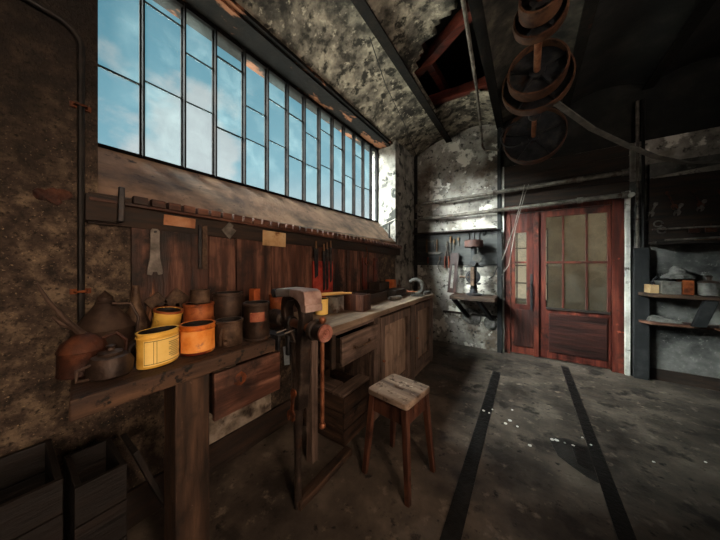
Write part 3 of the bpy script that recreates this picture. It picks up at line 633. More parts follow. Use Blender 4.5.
m = MB(); m.tube([(.05, .0, .09), (.075, .02, .08), (.07, .03, .03)], .005, 8); m.build('handle', 'iron_brown', fu)
t = thing('lidded_tin', 'battered dark tin with knob lid and side handle at bench front', 'tin', (-1.285, .232, BZ))
m = MB(); m.lathe([(0, 0), (.055, 0), (.066, .012), (.068, .05), (.055, .075), (.03, .082), (0, .083)], 28, sx=1, sy=.95); m.rough(.003, 25, .1); m.build('tin_body', 'tin_dark', t)
m = MB(); m.lathe([(.034, .08), (.036, .09), (.012, .096), (.01, .104), (.015, .112), (0, .118)], 20); m.build('lid', 'tin_dark', t)
m = MB(); m.tube([(.02, -.055, .06), (.035, -.088, .055), (.035, -.09, .02), (.02, -.06, .012)], .005, 8); m.build('handle', 'tin_dark', t)
t = thing('pipe_elbow', 'dark iron pipe elbow lying behind the battered tin', 'pipe elbow', (-1.43, .355, BZ), 95)
m = MB(); m.tube(arc(0, .028, .042, 0, 180, 12, 0, 'xz'), .02, 14); m.build('elbow_body', 'tin_dark', t)
for sx in (-1, 1): m = MB(); m.cyl((sx*.042, 0, 0), (sx*.042, 0, .03), .026, seg=18); m.build('collar', 'steel', t)
# little triangular and square iron scraps leaning on the panelling
for k, (y, s_, lab) in enumerate(((.50, .04, 'small pointed iron scrap leaning on the wall by the funnel'), (.60, .05, 'small square iron scrap leaning behind the tilted yellow tin'))):
    m = MB(); mt = Matrix.Translation((-1.745, y, BZ+.20)) @ Matrix.Rotation(R(38+10*k), 4, 'X')
    m.box(-.004, .004, -s_, s_, -s_, s_, mt); m.box(-.006, .004, -.012, .012, -.20, -.02, Matrix.Translation((-1.745, y, BZ+.20)))
    tag(m.build('iron_scrap', 'iron_brown', bev=.002), lab, 'scrap')

# ------------------------------------------------------------------ dark stuff below the near bench
def crate(name, label, x0, x1, y0, y1, z1, mat='dark_', rz=0, rx=0, loc=None):
    cx, cy = (x0+x1)/2, (y0+y1)/2; t = thing(name, label, 'crate', (cx, cy, 0), rz)
    hx_, hy = (x1-x0)/2, (y1-y0)/2
    n = max(2, round(z1/.14))
    for sx in (-1, 1):
        m = MB()
        for k in range(n): m.box(sx*hx_-.009, sx*hx_+.009, -hy, hy, z1*k/n+.003, z1*(k+1)/n-.003)
        m.build('side_panel', mat+'y', t, bev=.002)
        m = MB()
        for k in range(n): m.box(-hx_+.01, hx_-.01, sx*hy-.009-.01*sx, sx*hy+.009-.01*sx, z1*k/n+.003, z1*(k+1)/n-.003)
        m.build('end_panel', mat+'x', t, bev=.002)
    m = MB(); m.box(-hx_+.01, hx_-.01, -hy+.02, hy-.02, .01, .025); m.build('bottom', mat+'x', t)
    return t
crate('wooden_crate', 'dark slatted crate on the floor under the near bench left end', -1.77, -1.42, -.42, .13, .66, 'black_')
crate('wooden_crate', 'tall narrow dark crate under the near bench beside a leaning plank', -1.66, -1.40, .155, .30, .61, 'black_')
m = MB(); m.bar((-1.50, .545, .005), (-1.50, .33, .63), .20, .02); m.rough(.002, 9, .08); tag(m.build('plank', 'black_z', bev=.002), 'dark plank leaning on the tall narrow crate under the bench', 'plank')
# floor timber and bench posts
m = MB(); m.box(-1.155, -1.09, .985, 1.50, 0, .045); m.rough(.003, 8, .1)
tag(m.build('floor_timber', 'bench_y', bev=.004), 'dark timber on the floor running from vise foot to crate', 'timber')

# ------------------------------------------------------------------ far bench with drawer and cupboard
fb = thing('bench_cabinet', 'long brown workbench with drawer and two cupboard doors beneath the window', 'workbench', (-1.48, 2.25, 0))
def fbm(name, mat, x0, x1, y0, y1, z0, z1, amp=.003, cell=.1, parent=None, bev=.004, label=None):
    m = MB(); m.box(x0+1.48, x1+1.48, y0-2.25, y1-2.25, z0, z1)
    if amp: m.rough(amp, 7, cell)
    return m.build(name, mat, parent or fb, bev=bev, label=label)
fbm('bench_top', 'cabtop', -1.785, -1.14, 1.075, 3.64, .945, .997)
fbm('bench_top', 'cab_y', -1.785, -1.52, .95, 1.07, .945, .997)
fbm('leg', 'cab_z', -1.335, -1.275, 1.26, 1.32, 0, .945)
fbm('rail', 'cab_y', -1.18, -1.155, 1.30, 1.93, .915, .945)
fbm('rail', 'dark_y', -1.18, -1.155, 1.34, 1.38, .68, .93)
fbm('post', 'cab_z', -1.21, -1.155, 1.925, 2.03, 0, .945)
fbm('post', 'cab_z', -1.21, -1.155, 2.78, 2.91, 0, .945)
fbm('post', 'cab_z', -1.21, -1.155, 3.55, 3.62, 0, .945)
fbm('side_panel', 'cab_z', -1.76, -1.21, 1.935, 1.96, .0, .945, 0)
fbm('side_panel', 'cab_z', -1.76, -1.21, 3.58, 3.60, .0, .945, 0)
fbm('back_panel', 'dark_z', -1.775, -1.76, 1.95, 3.6, .0, .945, 0)
fbm('bottom_rail', 'cab_y', -1.20, -1.16, 2.03, 3.55, .02, .10)
for a, b in ((2.035, 2.775), (2.915, 3.545)):
    m = MB(); ya, yb = a-2.25, b-2.25
    m.slab([ya+.014, ya+.095, yb-.095, yb-.014], [.11, .20, .83, .92], .297, .328, 'x', [(1, 1)]); d = m.build('door', 'cab_z', fb, bev=.005)
    m = MB(); m.box(.286, .296, ya+.07, yb-.07, .19, .84); m.rough(.0015, 6, .1); m.build('door_panel', 'cab_pale', d)
    m = MB(); m.turned((.328, ya+.055, .50), (1, 0, 0), [(0, 0), (.012, 0), (.008, .012), (.014, .02), (0, .026)], 12); m.build('knob', 'copper', d)
dw = fbm('drawer', 'cab_y', -1.13, -1.105, 1.395, 1.905, .695, .905, .002, .1)
m = MB(); m.box(-.12, .352, -.845, -.83, .71, .89); m.box(-.12, .352, -.37, -.355, .71, .89); m.box(-.12, .352, -.83, -.37, .71, .722); m.build('drawer_box', 'dark_x', dw)
m = MB(); yc = -.60; m.tube([(.373, yc-.11, .80), (.392, yc-.108, .797), (.396, yc-.08, .79), (.396, yc+.08, .79), (.392, yc+.108, .797), (.373, yc+.11, .80)], .007, 8)
m.box(.372, .378, yc-.125, yc-.095, .785, .815); m.box(.372, .378, yc+.095, yc+.125, .785, .815); m.build('handle', 'iron_brown', dw)
# crate in the knee space
ck = crate('wooden_crate', 'brown wooden crate with broken lid in the bench knee space', -1.66, -1.195, 1.52, 1.90, .385, 'bench_')
m = MB(); m.box(-.24, .10, -.19, -.02, .388, .41); m.rough(.004, 9, .06); m.build('lid_board', 'cab_x', ck, bev=.003)
m = MB(); m.box(.12, .24, -.20, .19, .388, .412); m.rough(.005, 9, .05); m.build('lid_board', 'cab_y', ck, bev=.003)
m = MB(); m.box(-.02, .03, -.08, .08, 0, .004); m.rough(.006, 20, .03); tag(m.build('paper_sheet', M('blue grey paper', ['#8a9aa4', '#b4c0c6', '#c8d0d4'], 8, bump=.1), loc=(-1.62, 1.44, .62), rot=(R(80), 0, R(70))), 'crumpled blue grey paper stuck on the wall under the bench', 'paper').location = (-1.785, 1.44, .62)
# ------------------------------------------------------------------ leg vise
vs = thing('leg_vise', 'big blacksmith leg vise with bright worn jaw clamped to the bench', 'vise', (-1.13, 1.0, 0), -11)
m = MB(); m.turned((0, 0, 0), (0, 0, 1), [(0, 0), (.026, 0), (.022, .02), (.020, .30), (.030, .55), (.044, .60), (.044, .66), (.036, .70), (.040, .95), (.05, .99), (0, 1.0)], 14); m.build('leg', 'vise_iron', vs)
# fixed arm: rises behind the screw box and bows back to the jaw
m = MB(); m.prism([(-.06, .90), (.03, .90), (.02, 1.0), (-.05, 1.06), (-.10, 1.12), (-.105, 1.17), (-.07, 1.22), (.0, 1.235), (.0, 1.275), (-.10, 1.275), (-.145, 1.22), (-.155, 1.15), (-.13, 1.08)], -.035, .035, 'y'); m.build('fixed_arm', 'vise_iron', vs, bev=.008)
m = MB(); m.prism([(.0, .60), (.06, .60), (.085, .80), (.095, 1.0), (.10, 1.06), (.115, 1.13), (.10, 1.19), (.06, 1.245), (.005, 1.256), (.005, 1.215), (.05, 1.18), (.06, 1.13), (.04, 1.06), (.03, .95), (.02, .8)], -.035, .035, 'y'); m.build('moving_arm', 'vise_iron', vs, bev=.008)
m = MB(); m.prism([(-.17, 1.235), (-.19, 1.26), (-.175, 1.285), (-.10, 1.297), (.0, 1.300), (.0, 1.255), (-.08, 1.245)], -.056, .056, 'y'); m.build('fixed_jaw', 'bright_steel', vs, bev=.006, label='polished jaw top')
m = MB(); m.prism([(.003, 1.300), (.12, 1.302), (.152, 1.294), (.165, 1.26), (.163, 1.225), (.172, 1.222), (.172, 1.182), (.124, 1.182), (.116, 1.215), (.085, 1.238), (.04, 1.252), (.003, 1.255)], -.056, .056, 'y'); m.build('moving_jaw', 'jaw_steel', vs, bev=.006, label='reddish worn jaw')
m = MB(); m.cyl((-.20, -.062, 1.258), (-.20, .062, 1.258), .028, seg=16); m.build('jaw_horn', 'steel', vs, bev=.004)
m = MB(); m.turned((-.36, 0, 1.085), (1, 0, 0), [(0, 0), (.03, .004), (.048, .03), (.052, .08), (.046, .15), (.05, .16), (.05, .185), (.036, .20), (.036, .30), (.0, .31)], 24); m.build('screw_box', 'vise_iron', vs)
m = MB(); m.cyl((-.06, 0, 1.085), (.20, 0, 1.085), .026); m.build('screw', 'copper', vs)
m = MB(); m.turned((.165, 0, 1.085), (1, 0, 0), [(0, 0), (.052, 0), (.058, .012), (.052, .03), (.038, .034), (.038, .044), (.047, .048), (.048, .10), (.044, .105), (0, .105)], 28); m.build('screw_head', 'vise_iron', vs)
m = MB(); m.turned((.27, 0, 1.085), (1, 0, 0), [(0, .012), (.006, .012), (.008, .008), (.022, .008), (.024, .011), (.030, .008), (.044, .007), (.047, .0), (.046, -.004), (0, -.004)], 28); m.build('screw_cap', 'red_steel', vs, label='bare reddish round screw end')
m = MB(); m.cyl((.245, 0, 1.145), (.245, 0, .60), .0105, seg=12); m.ball((.245, 0, 1.15), .019); m.ball((.245, 0, .595), .018); m.build('handle_bar', 'copper', vs, label='bare brown handle bar with ball ends')
m = MB(); m.tube([(.03, .0, .97), (.012, .0, .90), (.008, .0, .80), (.02, .0, .66)], .010, 8); m.build('spring', 'rust', vs)
m = MB(); m.box(-.30, -.03, -.035, .035, 1.003, 1.014); m.box(-.06, -.03, -.050, .050, .90, 1.014); m.build('bench_plate', 'steel', vs, bev=.003)

def wrench_poly(L_, w, jaw):
    """open-ended spanner outline in (u, z), hanging down from z=0"""
    p = [(-w, 0), (-w*1.8, -.012), (-w*1.9, -.03), (-w*.9, -.05), (-w*.75, -L_*.5), (-w*.8, -L_+.05), (-jaw, -L_+.03), (-jaw*1.05, -L_-.005), (-jaw*.5, -L_-.025), (-jaw*.42, -L_+.008), (jaw*.15, -L_+.012), (jaw*.45, -L_-.022), (jaw*1.0, -L_-.003), (jaw*1.0, -L_+.03), (w*.8, -L_+.05), (w*.75, -L_*.5), (w*.9, -.05), (w*1.9, -.03), (w*1.8, -.012), (w, 0)]
    return p
m = MB(); m.prism(wrench_poly(.17, .012, .030), 0, .010, 'y', Matrix.Translation((-1.09, .93, .735)) @ Matrix.Rotation(R(8), 4, 'Y'))
tag(m.build('open_wrench', 'rust', bev=.002), 'rusty open ended wrench hanging on the vise leg', 'wrench')

# ------------------------------------------------------------------ stool
sl = thing('stool', 'square wooden stool with worn pale top and a hand slot', 'stool', (-.735, 1.560, 0), -8)
m = MB(); a = .158
xs = [-a, -a+.02, -.038, .038, a-.02, a]; ys2 = [-a, -a+.02, -.014, .014, a-.02, a]
m.slab(xs, ys2, .548, .588, 'z', [(2, 2)])
for v in m.bm.verts:
    if abs(abs(v.co.x)-a) < 1e-4 and abs(abs(v.co.y)-a) < 1e-4: v.co.x *= .955; v.co.y *= .955
m.build('seat', 'seat', sl, bev=.007, label='worn pale seat with hand slot')
for sx, sy in ((1, 0), (-1, 0), (0, 1), (0, -1)):
    m = MB()
    if sx: m.prism([(-.128, .548), (.128, .548), (.138, .44), (-.138, .44)], sx*.133-.010, sx*.133+.010, 'x')
    else: m.prism([(-.128, .548), (.128, .548), (.138, .44), (-.138, .44)], sy*.133-.010, sy*.133+.010, 'y')
    m.build('apron', 'stool', sl, bev=.003)
for sx in (-1, 1):
    for sy in (-1, 1):
        m = MB(); m.bar((sx*.126, sy*.126, .548), (sx*.172, sy*.165, 0), .042, .042, .032, .032); m.rough(.0012, 10, .1); m.build('leg', 'stool', sl, bev=.004)

# ------------------------------------------------------------------ things on the far bench
t = tin('paint_tin', 'pale yellow tin on the far bench right behind the vise', 'tin', -1.50, 1.60, 1.0, .056, .135, 'yellow_label', group='tins on the far bench', bands=(.92,))
def boxy(name, label, cat, x, y, w, d, h, mat, rz=0, group=None, t=.006, z=1.0):
    o = thing(name, label, cat, (x, y, z), rz, group)
    m = MB(); m.open_box(-w/2, w/2, -d/2, d/2, 0, h, t); m.build('box_body', mat, o, bev=.002); return o
o = boxy('square_tin', 'square dented grey tin between the yellow tin and wooden box', 'tin', -1.47, 1.745, .12, .12, .145, 'tin_grey', 8, 'tins on the far bench')
m = MB(); m.box(-.062, .062, -.062, .062, .143, .149); m.build('rim', 'steel', o)
o = boxy('wooden_box', 'reddish brown wooden box with open top on the bench edge', 'box', -1.36, 1.945, .22, .155, .15, 'panel_z', 6, None, .012)
o = boxy('tool_tray', 'long dark wooden tray lying open on the far bench', 'tray', -1.56, 2.42, .30, .56, .105, 'dark_y', 5, None, .014)
m = MB(); m.box(-.12, .12, -.01, .01, .015, .09); m.build('divider', 'dark_x', o)
m = MB(); m.box(-.22, .22, -.055, .055, 0, .012); m.rough(.001, 9, .1); o = m.build('board_offcut', 'mallet', bev=.002, loc=(-1.56, 1.68, 1.158), rot=(0, 0, R(62))); tag(o, 'ochre yellow board offcut lying across the tins by the vise', 'board')
br = thing('brush', 'pale wooden handled brush lying across tins beside the vise jaw', 'brush', (-1.37, 1.60, 1.182), 58)
m = MB(); m.tube([(-.10, 0, 0), (-.04, 0, .004), (.06, 0, .006), (.17, 0, .004)], [.010, .014, .011, .007], 10); m.build('handle', 'mallet', br)
m = MB(); m.ball((-.13, 0, 0), .03, 12, (1.2, .8, .6)); m.rough(.008, 40, .02); m.build('bristle_head', 'paper', br)
m = MB(); m.tube([(0, -.09, .025), (0, .09, .025)], .024, 14); o = tag(m.build('steel_tube', 'tin_grey', loc=(-1.33, 2.72, 1.0), rot=(0, 0, R(-20))), 'short grey steel tube lying on the bare bench top', 'tube')
m = MB(); m.box(-.09, .09, -.18, .18, 0, .10); m.rough(.002, 8, .1); o = tag(m.build('wooden_block', 'dark_y', bev=.004, loc=(-1.475, 3.00, 1.0), rot=(0, 0, R(4))), 'long dark wooden block on the bench behind the steel tube', 'block')
o = boxy('wooden_box', 'small dark open box at the wall near the red batten', 'box', -1.67, 2.92, .16, .28, .19, 'dark_z', 0, None, .012)
m = MB(); m.box(-.07, .07, -.05, .05, 0, .20); tag(m.build('carton', 'orange_bright', bev=.003, loc=(-1.70, 3.32, 1.0), rot=(0, 0, R(10))), 'bright orange carton at the far end of the bench', 'carton')
m = MB(); m.cyl((0, 0, 0), (0, 0, .14), .04, .03, 14); m.cyl((0, 0, .14), (0, 0, .2), .012, seg=10); tag(m.build('oil_bottle', 'tin_dark', loc=(-1.54, 3.28, 1.0)), 'small dark oil bottle in front of the orange carton', 'bottle')
gc = thing('bench_clamp', 'curved grey cast iron clamp standing on far bench end', 'clamp', (-1.25, 3.18, 1.0), 10)
m = MB(); pts = arc(0, .125, .095, -90, 140, 18, 0, 'xz'); m.tube(pts, .030, 12); m.build('clamp_frame', 'gunmetal', gc)
m = MB(); m.box(-.06, .09, -.035, .035, 0, .026); m.build('foot', 'gunmetal', gc, bev=.004)
m = MB(); m.cyl((-.10, 0, .06), (.04, 0, .06), .010, seg=12); m.turned((-.125, 0, .06), (1, 0, 0), [(0, 0), (.02, 0), (.02, .02), (0, .02)], 12); m.build('screw', 'copper', gc)
m = MB(); m.box(-.09, .09, -.13, .13, 0, .035); tag(m.build('iron_slab', 'gunmetal', bev=.005, loc=(-1.27, 3.50, 1.0)), 'flat grey iron slab at the very end of far bench', 'slab')
m = MB(); m.cyl((0, 0, 0), (0, 0, .05), .02, seg=12); m.cyl((0, 0, .05), (0, 0, .075), .009, seg=8); tag(m.build('iron_plug', 'steel', loc=(-1.29, 3.50, 1.035)), 'little iron plug standing on the grey iron slab', 'plug')

# ------------------------------------------------------------------ back wall
m = MB(); m.box(-1.78, -.37, BY-.02, BY-.006, 1.41, 1.99); m.rough(.002, 5, .15)
tb = tag(m.build('tool_board', 'board_grey'), 'dark grey tool board on the back wall under a thin shelf', 'tool board')
m = MB(); m.box(-1.80, -.405, BY-.14, BY-.002, 1.995, 2.02); m.rough(.003, 6, .1)
sh = tag(m.build('wall_shelf', 'dark_x', bev=.002), 'thin dark empty shelf above the grey tool board', 'shelf')
for x in (-1.6, -.6):
    m = MB(); m.bar((x, BY-.10, 1.995), (x, BY-.01, 1.90), .012, .012); m.build('bracket', 'steel', sh)
TY = BY-.045
def hang(name, label, cat, x, z): return thing(name, label, cat, (x, TY, z), 0, 'tools on the grey board')
h_ = hang('hammer', 'hammer with pale head hanging on the grey tool board', 'hammer', -1.44, 1.635)
m = MB(); m.box(-.095, .10, -.02, .02, -.02, .025); m.prism([(.10, -.02), (.13, .0), (.16, .012), (.10, .025)], -.018, .018, 'y'); m.build('head', 'tool_steel', h_, bev=.004)
m = MB(); m.tube([(.055, 0, -.01), (.06, 0, .12), (.062, 0, .25)], .013, 8); m.build('handle', 'tool_wood', h_)
h_ = hang('try_square', 'wooden handled saw hanging left on the grey board', 'saw', -1.57, 1.90)
m = MB(); m.tube([(0, 0, 0), (-.005, 0, -.14), (.0, 0, -.25)], .015, 8); m.build('handle', 'tool_wood', h_)
m = MB(); m.box(.0, .15, -.004, .004, -.05, -.03); m.box(.14, .15, -.004, .004, -.19, -.05); m.build('blade', 'tool_steel', h_); h_.name = 'frame_saw'
h_ = hang('chisel', 'short red handled chisel hanging below the frame saw', 'chisel', -1.55, 1.56)
m = MB(); m.tube([(0, 0, 0), (0, 0, -.05), (0, 0, -.12)], [.016, .02, .014], 8); m.build('handle', 'tool_red', h_)
m = MB(); m.box(-.012, .012, -.004, .004, -.19, -.115); m.build('blade', 'tool_steel', h_)
h_ = hang('pliers', 'long red handled pliers hanging mid way on the board', 'pliers', -1.20, 1.84)
for s in (-1, 1):
    m = MB(); m.tube([(s*.006, 0, 0), (s*.012, 0, -.08), (-s*.008, 0, -.16), (-s*.03, 0, -.27)], .010, 8); m.build('jaw', 'tool_steel', h_)
    m = MB(); m.tube([(-s*.03, 0, -.265), (-s*.038, 0, -.40), (-s*.03, 0, -.48)], .016, 8); m.build('grip', 'tool_red', h_)
for k, (x, z, l1, l2, lab) in enumerate(((-1.135, 1.93, .12, .17, 'brown screwdriver hanging right of the red pliers'), (-1.075, 1.88, .08, .12, 'short screwdriver hanging over the slotted red board'), (-1.00, 1.90, .05, .10, 'small gimlet hanging near the drill press drum'))):
    h_ = hang('screwdriver', lab, 'screwdriver', x, z)
    m = MB(); m.tube([(0, 0, 0), (0, 0, -l1*.5), (0, 0, -l1)], [.014, .018, .012], 8); m.build('handle', 'tool_wood', h_)
    m = MB(); m.cyl((0, 0, -l1), (0, 0, -l1-l2), .007, seg=8); m.build('blade', 'tool_steel', h_)
h_ = hang('sickle', 'small curved hook hanging below the board edge', 'hook', -1.33, 1.50)
m = MB(); m.tube([(0, 0, 0), (-.03, 0, -.06), (-.03, 0, -.13), (.01, 0, -.20), (.03, 0, -.22)], .010, 8); m.build('blade', 'tool_steel', h_)
m = MB(); m.tube([(0, 0, 0), (.005, 0, .07)], .014, 8); m.build('handle', 'tool_wood', h_)
m = MB(); m.slab([-1.16, -1.12, -1.075, -1.02], [.0, .08, .50, .70], 0, .018, 'y', [(1, 1)])
for v in m.bm.verts: v.co.x += 1.09
o = tag(m.build('slotted_board', 'redark_z', bev=.003, loc=(-1.085, BY-.20, .935), rot=(R(-9), R(3), 0)), 'tall slotted red brown board leaning on the wall beside drill press', 'board')

# bracket table and drill press
tbl = thing('bracket_table', 'dark thick wooden table on two struts against the back wall', 'table', (-.71, 4.40, .86))
m = MB(); m.box(-.34, .32, -.26, .19, .0, .06); m.rough(.004, 8, .08); m.build('table_top', 'bench_x', tbl, bev=.005)
for x in (-.17, .20):
    m = MB(); m.bar((x-.12, -.20, .0), (x+.03, .17, -.34), .06, .05); m.build('strut', 'black_post', tbl, bev=.003)
m = MB(); m.box(-.56, .32, .16, .195, -.31, -.275); m.rough(.003, 9, .1); m.build('wall_rail', 'dark_x', tbl, bev=.002)
dp = thing('drill_press', 'old belt driven drill press with red brown drum on bracket table', 'drill press', (-.72, 4.36, .925))
m = MB(); m.lathe([(0, 0), (.12, 0), (.12, .025), (.06, .04), (.05, .10), (.07, .12), (0, .12)], 28); m.build('base', 'steel', dp)
m = MB(); m.cyl((0, .0, .11), (0, .0, .80), .05, .045, 20); m.build('column', 'black_post', dp)
m = MB(); m.lathe([(0, .78), (.125, .78), (.14, .79), (.14, .89), (.125, .90), (0, .90)], 36); m.build('drum', M('red brown drum', ['#241512', '#422a24', '#5c403a'], 9, metal=.2, bump=.1), dp)
m = MB(); m.cyl((0, 0, .90), (0, 0, 1.02), .02, seg=12); m.build('spindle_top', 'steel', dp)
m = MB(); m.turned((.0, -.05, .30), (0, -1, 0), [(0, 0), (.10, 0), (.11, .01), (.11, .04), (.085, .045), (.085, .03), (.03, .03), (.03, .06), (0, .06)], 28); m.build('gear_wheel', 'steel', dp)
m = MB(); m.box(-.028, .028, -.13, -.09, .16, .46); m.build('slide', 'iron_brown', dp, bev=.006)
m = MB(); m.cyl((-.18, -.07, .295), (-.06, -.07, .295), .018, seg=12); m.ball((-.185, -.07, .295), .026); m.build('crank', 'iron_brown', dp)
m = MB(); m.box(-.10, .10, -.10, .06, .175, .20); m.cyl((0, -.1, .20), (0, -.1, .16), .02, seg=12); m.build('work_plate', 'gunmetal', dp, bev=.004)
m = MB(); m.box(.05, .075, -.03, .03, .46, .72); m.cyl((.062, -.03, .60), (.062, -.07, .60), .07, seg=20); m.build('feed_wheel', 'gunmetal', dp, bev=.003)
m = MB(); m.turned((-.0, -.04, .52), (0, -1, 0), [(0, 0), (.05, 0), (.05, .04), (0, .04)], 18); m.build('bearing_block', 'steel', dp, bev=.004)
m = MB(); m.box(-.14, .14, -.03, .03, .455, .475); m.build('yoke', 'steel', dp, bev=.003)
m = MB(); m.tube([(-.50, 4.34, 1.20), (-.44, 4.40, 1.24), (-.40, 4.46, 1.36), (-.385, 4.515, 1.40)], .006, 6); tag(m.build('drill_cable', 'cable'), 'thin black cable sagging from drill press to the door post', 'cable')
for k, x in enumerate((-.84, -.68)):
    m = MB(); m.box(x-.014, x+.014, BY-.045, BY-.025, 1.80, 1.97); tag(m.build('hanging_bar', 'steel', bev=.002), ['left dark bar hanging behind the drill press drum', 'right dark bar hanging behind the drill press drum'][k], 'bar')

# pipes over door and board
for z0, z1, lab in ((2.56, 2.60, 'upper grimy pipe running along the back wall over the door'), (2.27, 2.315, 'lower grimy pipe running along the back wall over the door')):
    yp = BY-.13
    o = thing('wall_pipe', lab, 'pipe', (-1.7, yp, z0))
    m = MB(); m.tube([(-.06, .04, -.14), (-.055, .03, -.07), (-.03, 0, -.02), (.03, 0, 0), (1.4, 0, (z1-z0)*.5), (2.72, 0, z1-z0)], .030, 12); m.build('pipe_run', 'pipe', o)
    for x in (.35, 1.28, 2.3):
        zz = (z1-z0)*x/2.72
        m = MB(); m.cyl((x-.03, 0, zz), (x+.03, 0, zz), .040, seg=14); m.box(x-.012, x+.012, 0, .125, zz-.01, zz+.01); m.build('pipe_clamp', 'pipe', o)
    m = MB(); m.cyl((2.70, 0, z1-z0), (2.76, 0, z1-z0), .042, seg=14); m.build('coupling', 'pipe', o)
m = MB(); m.tube([(-1.79, BY-.05, 0.2), (-1.79, BY-.05, 3.6)], .035, 10); tag(m.build('corner_pipe', 'pipe_dark'), 'black upright pipe in the corner beside the mouldy pier', 'pipe')
m = MB(); m.tube([(-.42, 2.0, 3.58), (-.50, 3.2, 3.56), (-.60, 4.3, 3.53), (-.615, 4.50, 3.48), (-.615, 4.54, 3.40), (-.58, 4.54, 3.33), (-.38, 4.54, 3.28)], .017, 10); tag(m.build('ceiling_conduit', 'pipe'), 'pale conduit crossing the ceiling under the hole and bending down', 'conduit')
m = MB(); m.tube([(-1.25, 2.0, 3.62), (-1.40, 2.6, 3.58), (-1.52, 3.4, 3.54), (-1.66, 4.2, 3.42), (-1.74, 4.5, 3.2)], .005, 6); tag(m.build('ceiling_wire', 'cable'), 'thin dark wire crossing the bright ceiling bay by the window', 'wire')
for k, dx in enumerate((0, .05)):
    m = MB(); m.tube([(-.03+dx, 4.42, 2.62), (-.06+dx*.6, 4.40, 2.46), (-.16+dx*.4, 4.38, 2.0), (-.28+dx, 4.42, 1.62-.2*k), (-.33, 4.48, 1.50-.24*k)], .006, 6)
    tag(m.build('hanging_cable', 'wire'), ['pale cable hanging from the upper pipe towards the drill press', 'second pale cable hanging lower from the same upper pipe'][k], 'cable')

# ------------------------------------------------------------------ right of the door
for k, x in enumerate((1.155, 1.205)):
    m = MB(); m.tube([(x, BY-.06, 1.64), (x, BY-.06, 3.5)], .016, 10); tag(m.build('riser_pipe', 'pipe_dark' if k else 'pipe'), ['grey riser pipe next to the pale door post', 'black riser pipe next to the tool rack'][k], 'pipe')
rk = thing('tool_rack', 'black tool rack hung with rusty tools above the right shelves', 'tool rack', (1.95, BY, 1.72))
m = MB(); m.box(-.69, .95, -.03, -.012, -.02, .78); m.build('back_board', 'dark_x', rk)
m = MB(); m.box(-.69, .95, -.25, -.012, -.05, -.015); m.rough(.003, 7, .1); m.build('ledge', 'dark_x', rk, bev=.003)
m = MB(); m.cyl((-.68, -.10, .14), (.95, -.10, .14), .010, seg=10); m.build('bar', 'pipe', rk)
m = MB(); m.prism([(-.69, .74)]+[(-.69+1.64*i/12, .80+.10*math.sin(math.pi*i/24)) for i in range(13)]+[(.95, .96), (-.69, .96)], -.05, -.012, 'y'); m.build('lintel_board', 'plaster_grey', rk)
m = MB(); m.tube([(-.6, -.17, .0), (-.2, -.17, .01), (.05, -.15, .005)], .010, 8); tag(m.build('long_rod', 'pipe', loc=(1.95, BY, 1.722)), 'long pale rod lying at the front of the rack ledge', 'rod')
m = MB(); m.box(-.35, .65, -.13, -.07, .0, .015); m.rough(.004, 8, .1); tag(m.build('flat_lath', 'tool_wood', loc=(1.95, BY, 1.71)), 'flat brown lath lying along the rack ledge', 'lath')
tl = [(1.32, 2.20, .16), (1.40, 2.32, .22), (1.52, 2.16, .13), (1.60, 2.30, .20), (1.69, 2.18, .12), (1.78, 2.28, .18)]
tn = ['first dark spanner from the left on the black rack', 'second dark spanner from the left on the black rack', 'third dark spanner from the left on the black rack', 'fourth dark spanner from the left on the black rack', 'fifth dark spanner from the left on the black rack', 'sixth dark spanner from the left on the black rack']
for k, (x, z, L_) in enumerate(tl):
    m = MB(); m.prism(wrench_poly(L_, .010, .026), 0, .010, 'y', Matrix.Translation((x, BY-.05, z)) @ Matrix.Rotation(R((-1)**k*18), 4, 'Y'))
    tag(m.build('open_wrench', 'rust_dark' if k % 2 else 'tool_steel', bev=.002), tn[k], 'wrench', 'spanners on the black rack')
for k, (x, z) in enumerate(((1.33, 1.93), (1.36, 1.85))):
    m = MB(); m.tube(arc(x, z, .035, 0, 330, 14, BY-.055, 'xz'), .008, 8); tag(m.build('iron_ring', 'tool_steel'), ['upper iron ring on the black rack by the riser pipes', 'lower iron ring on the black rack by the riser pipes'][k], 'ring')
for k, (x, mm, lab) in enumerate(((1.60, 'orange_dk', 'small rusty block hanging on the rack bar'), (1.72, 'rust', 'small rusty hinge hanging on the rack bar right of block'))):
    m = MB(); m.box(x-.04, x+.04, BY-.085, BY-.06, 1.80, 1.86); m.cyl((x, BY-.075, 1.86), (x, BY-.075, 1.90), .006, seg=6); tag(m.build('rusty_fitting', 'rust_dark', bev=.003), lab, 'fitting')
def shelf(name, label, z, y0, x1, mat, t=.035):
    r = .14; pts = [(1.15+r-r*math.sin(R(a)), y0+r-r*math.cos(R(a))) for a in range(0, 91, 15)]
    m = MB(); m.prism([(1.15, BY-.01), (x1, BY-.01), (x1, y0)]+pts, z-t, z, 'z'); return tag(m.build(name, mat, bev=.004), label, 'shelf')
shelf('wall_shelf', 'long dark shelf carrying boxes and pots right of the door', 1.09, BY-.32, 2.8, 'bench_x', .04)
shelf('wall_shelf', 'lower reddish brown shelf with a folded rag right of the door', .745, BY-.22, 2.8, 'panel_x', .03)
m = MB(); m.prism([(1.60, 1.05), (1.70, 1.05), (1.61, .745), (1.51, .745)], BY-.29, BY-.245, 'y'); tag(m.build('shelf_brace', 'black_post', bev=.004), 'slanted dark board bracing the two right shelves', 'brace')
o = boxy('carton', 'small pale open carton at left on the right hand shelf', 'carton', 1.245, 4.44, .075, .12, .10, 'paper', 10, None, .004, 1.09)
m = MB(); m.tube([(.0, 0, .03), (.03, .02, .15), (.06, .02, .19)], .010, 8); m.ball((.02, .01, .12), .018); tag(m.build('hand_tool', 'steel', loc=(1.235, 4.43, 1.10)), 'dark bent tool sticking out of the pale carton', 'tool')
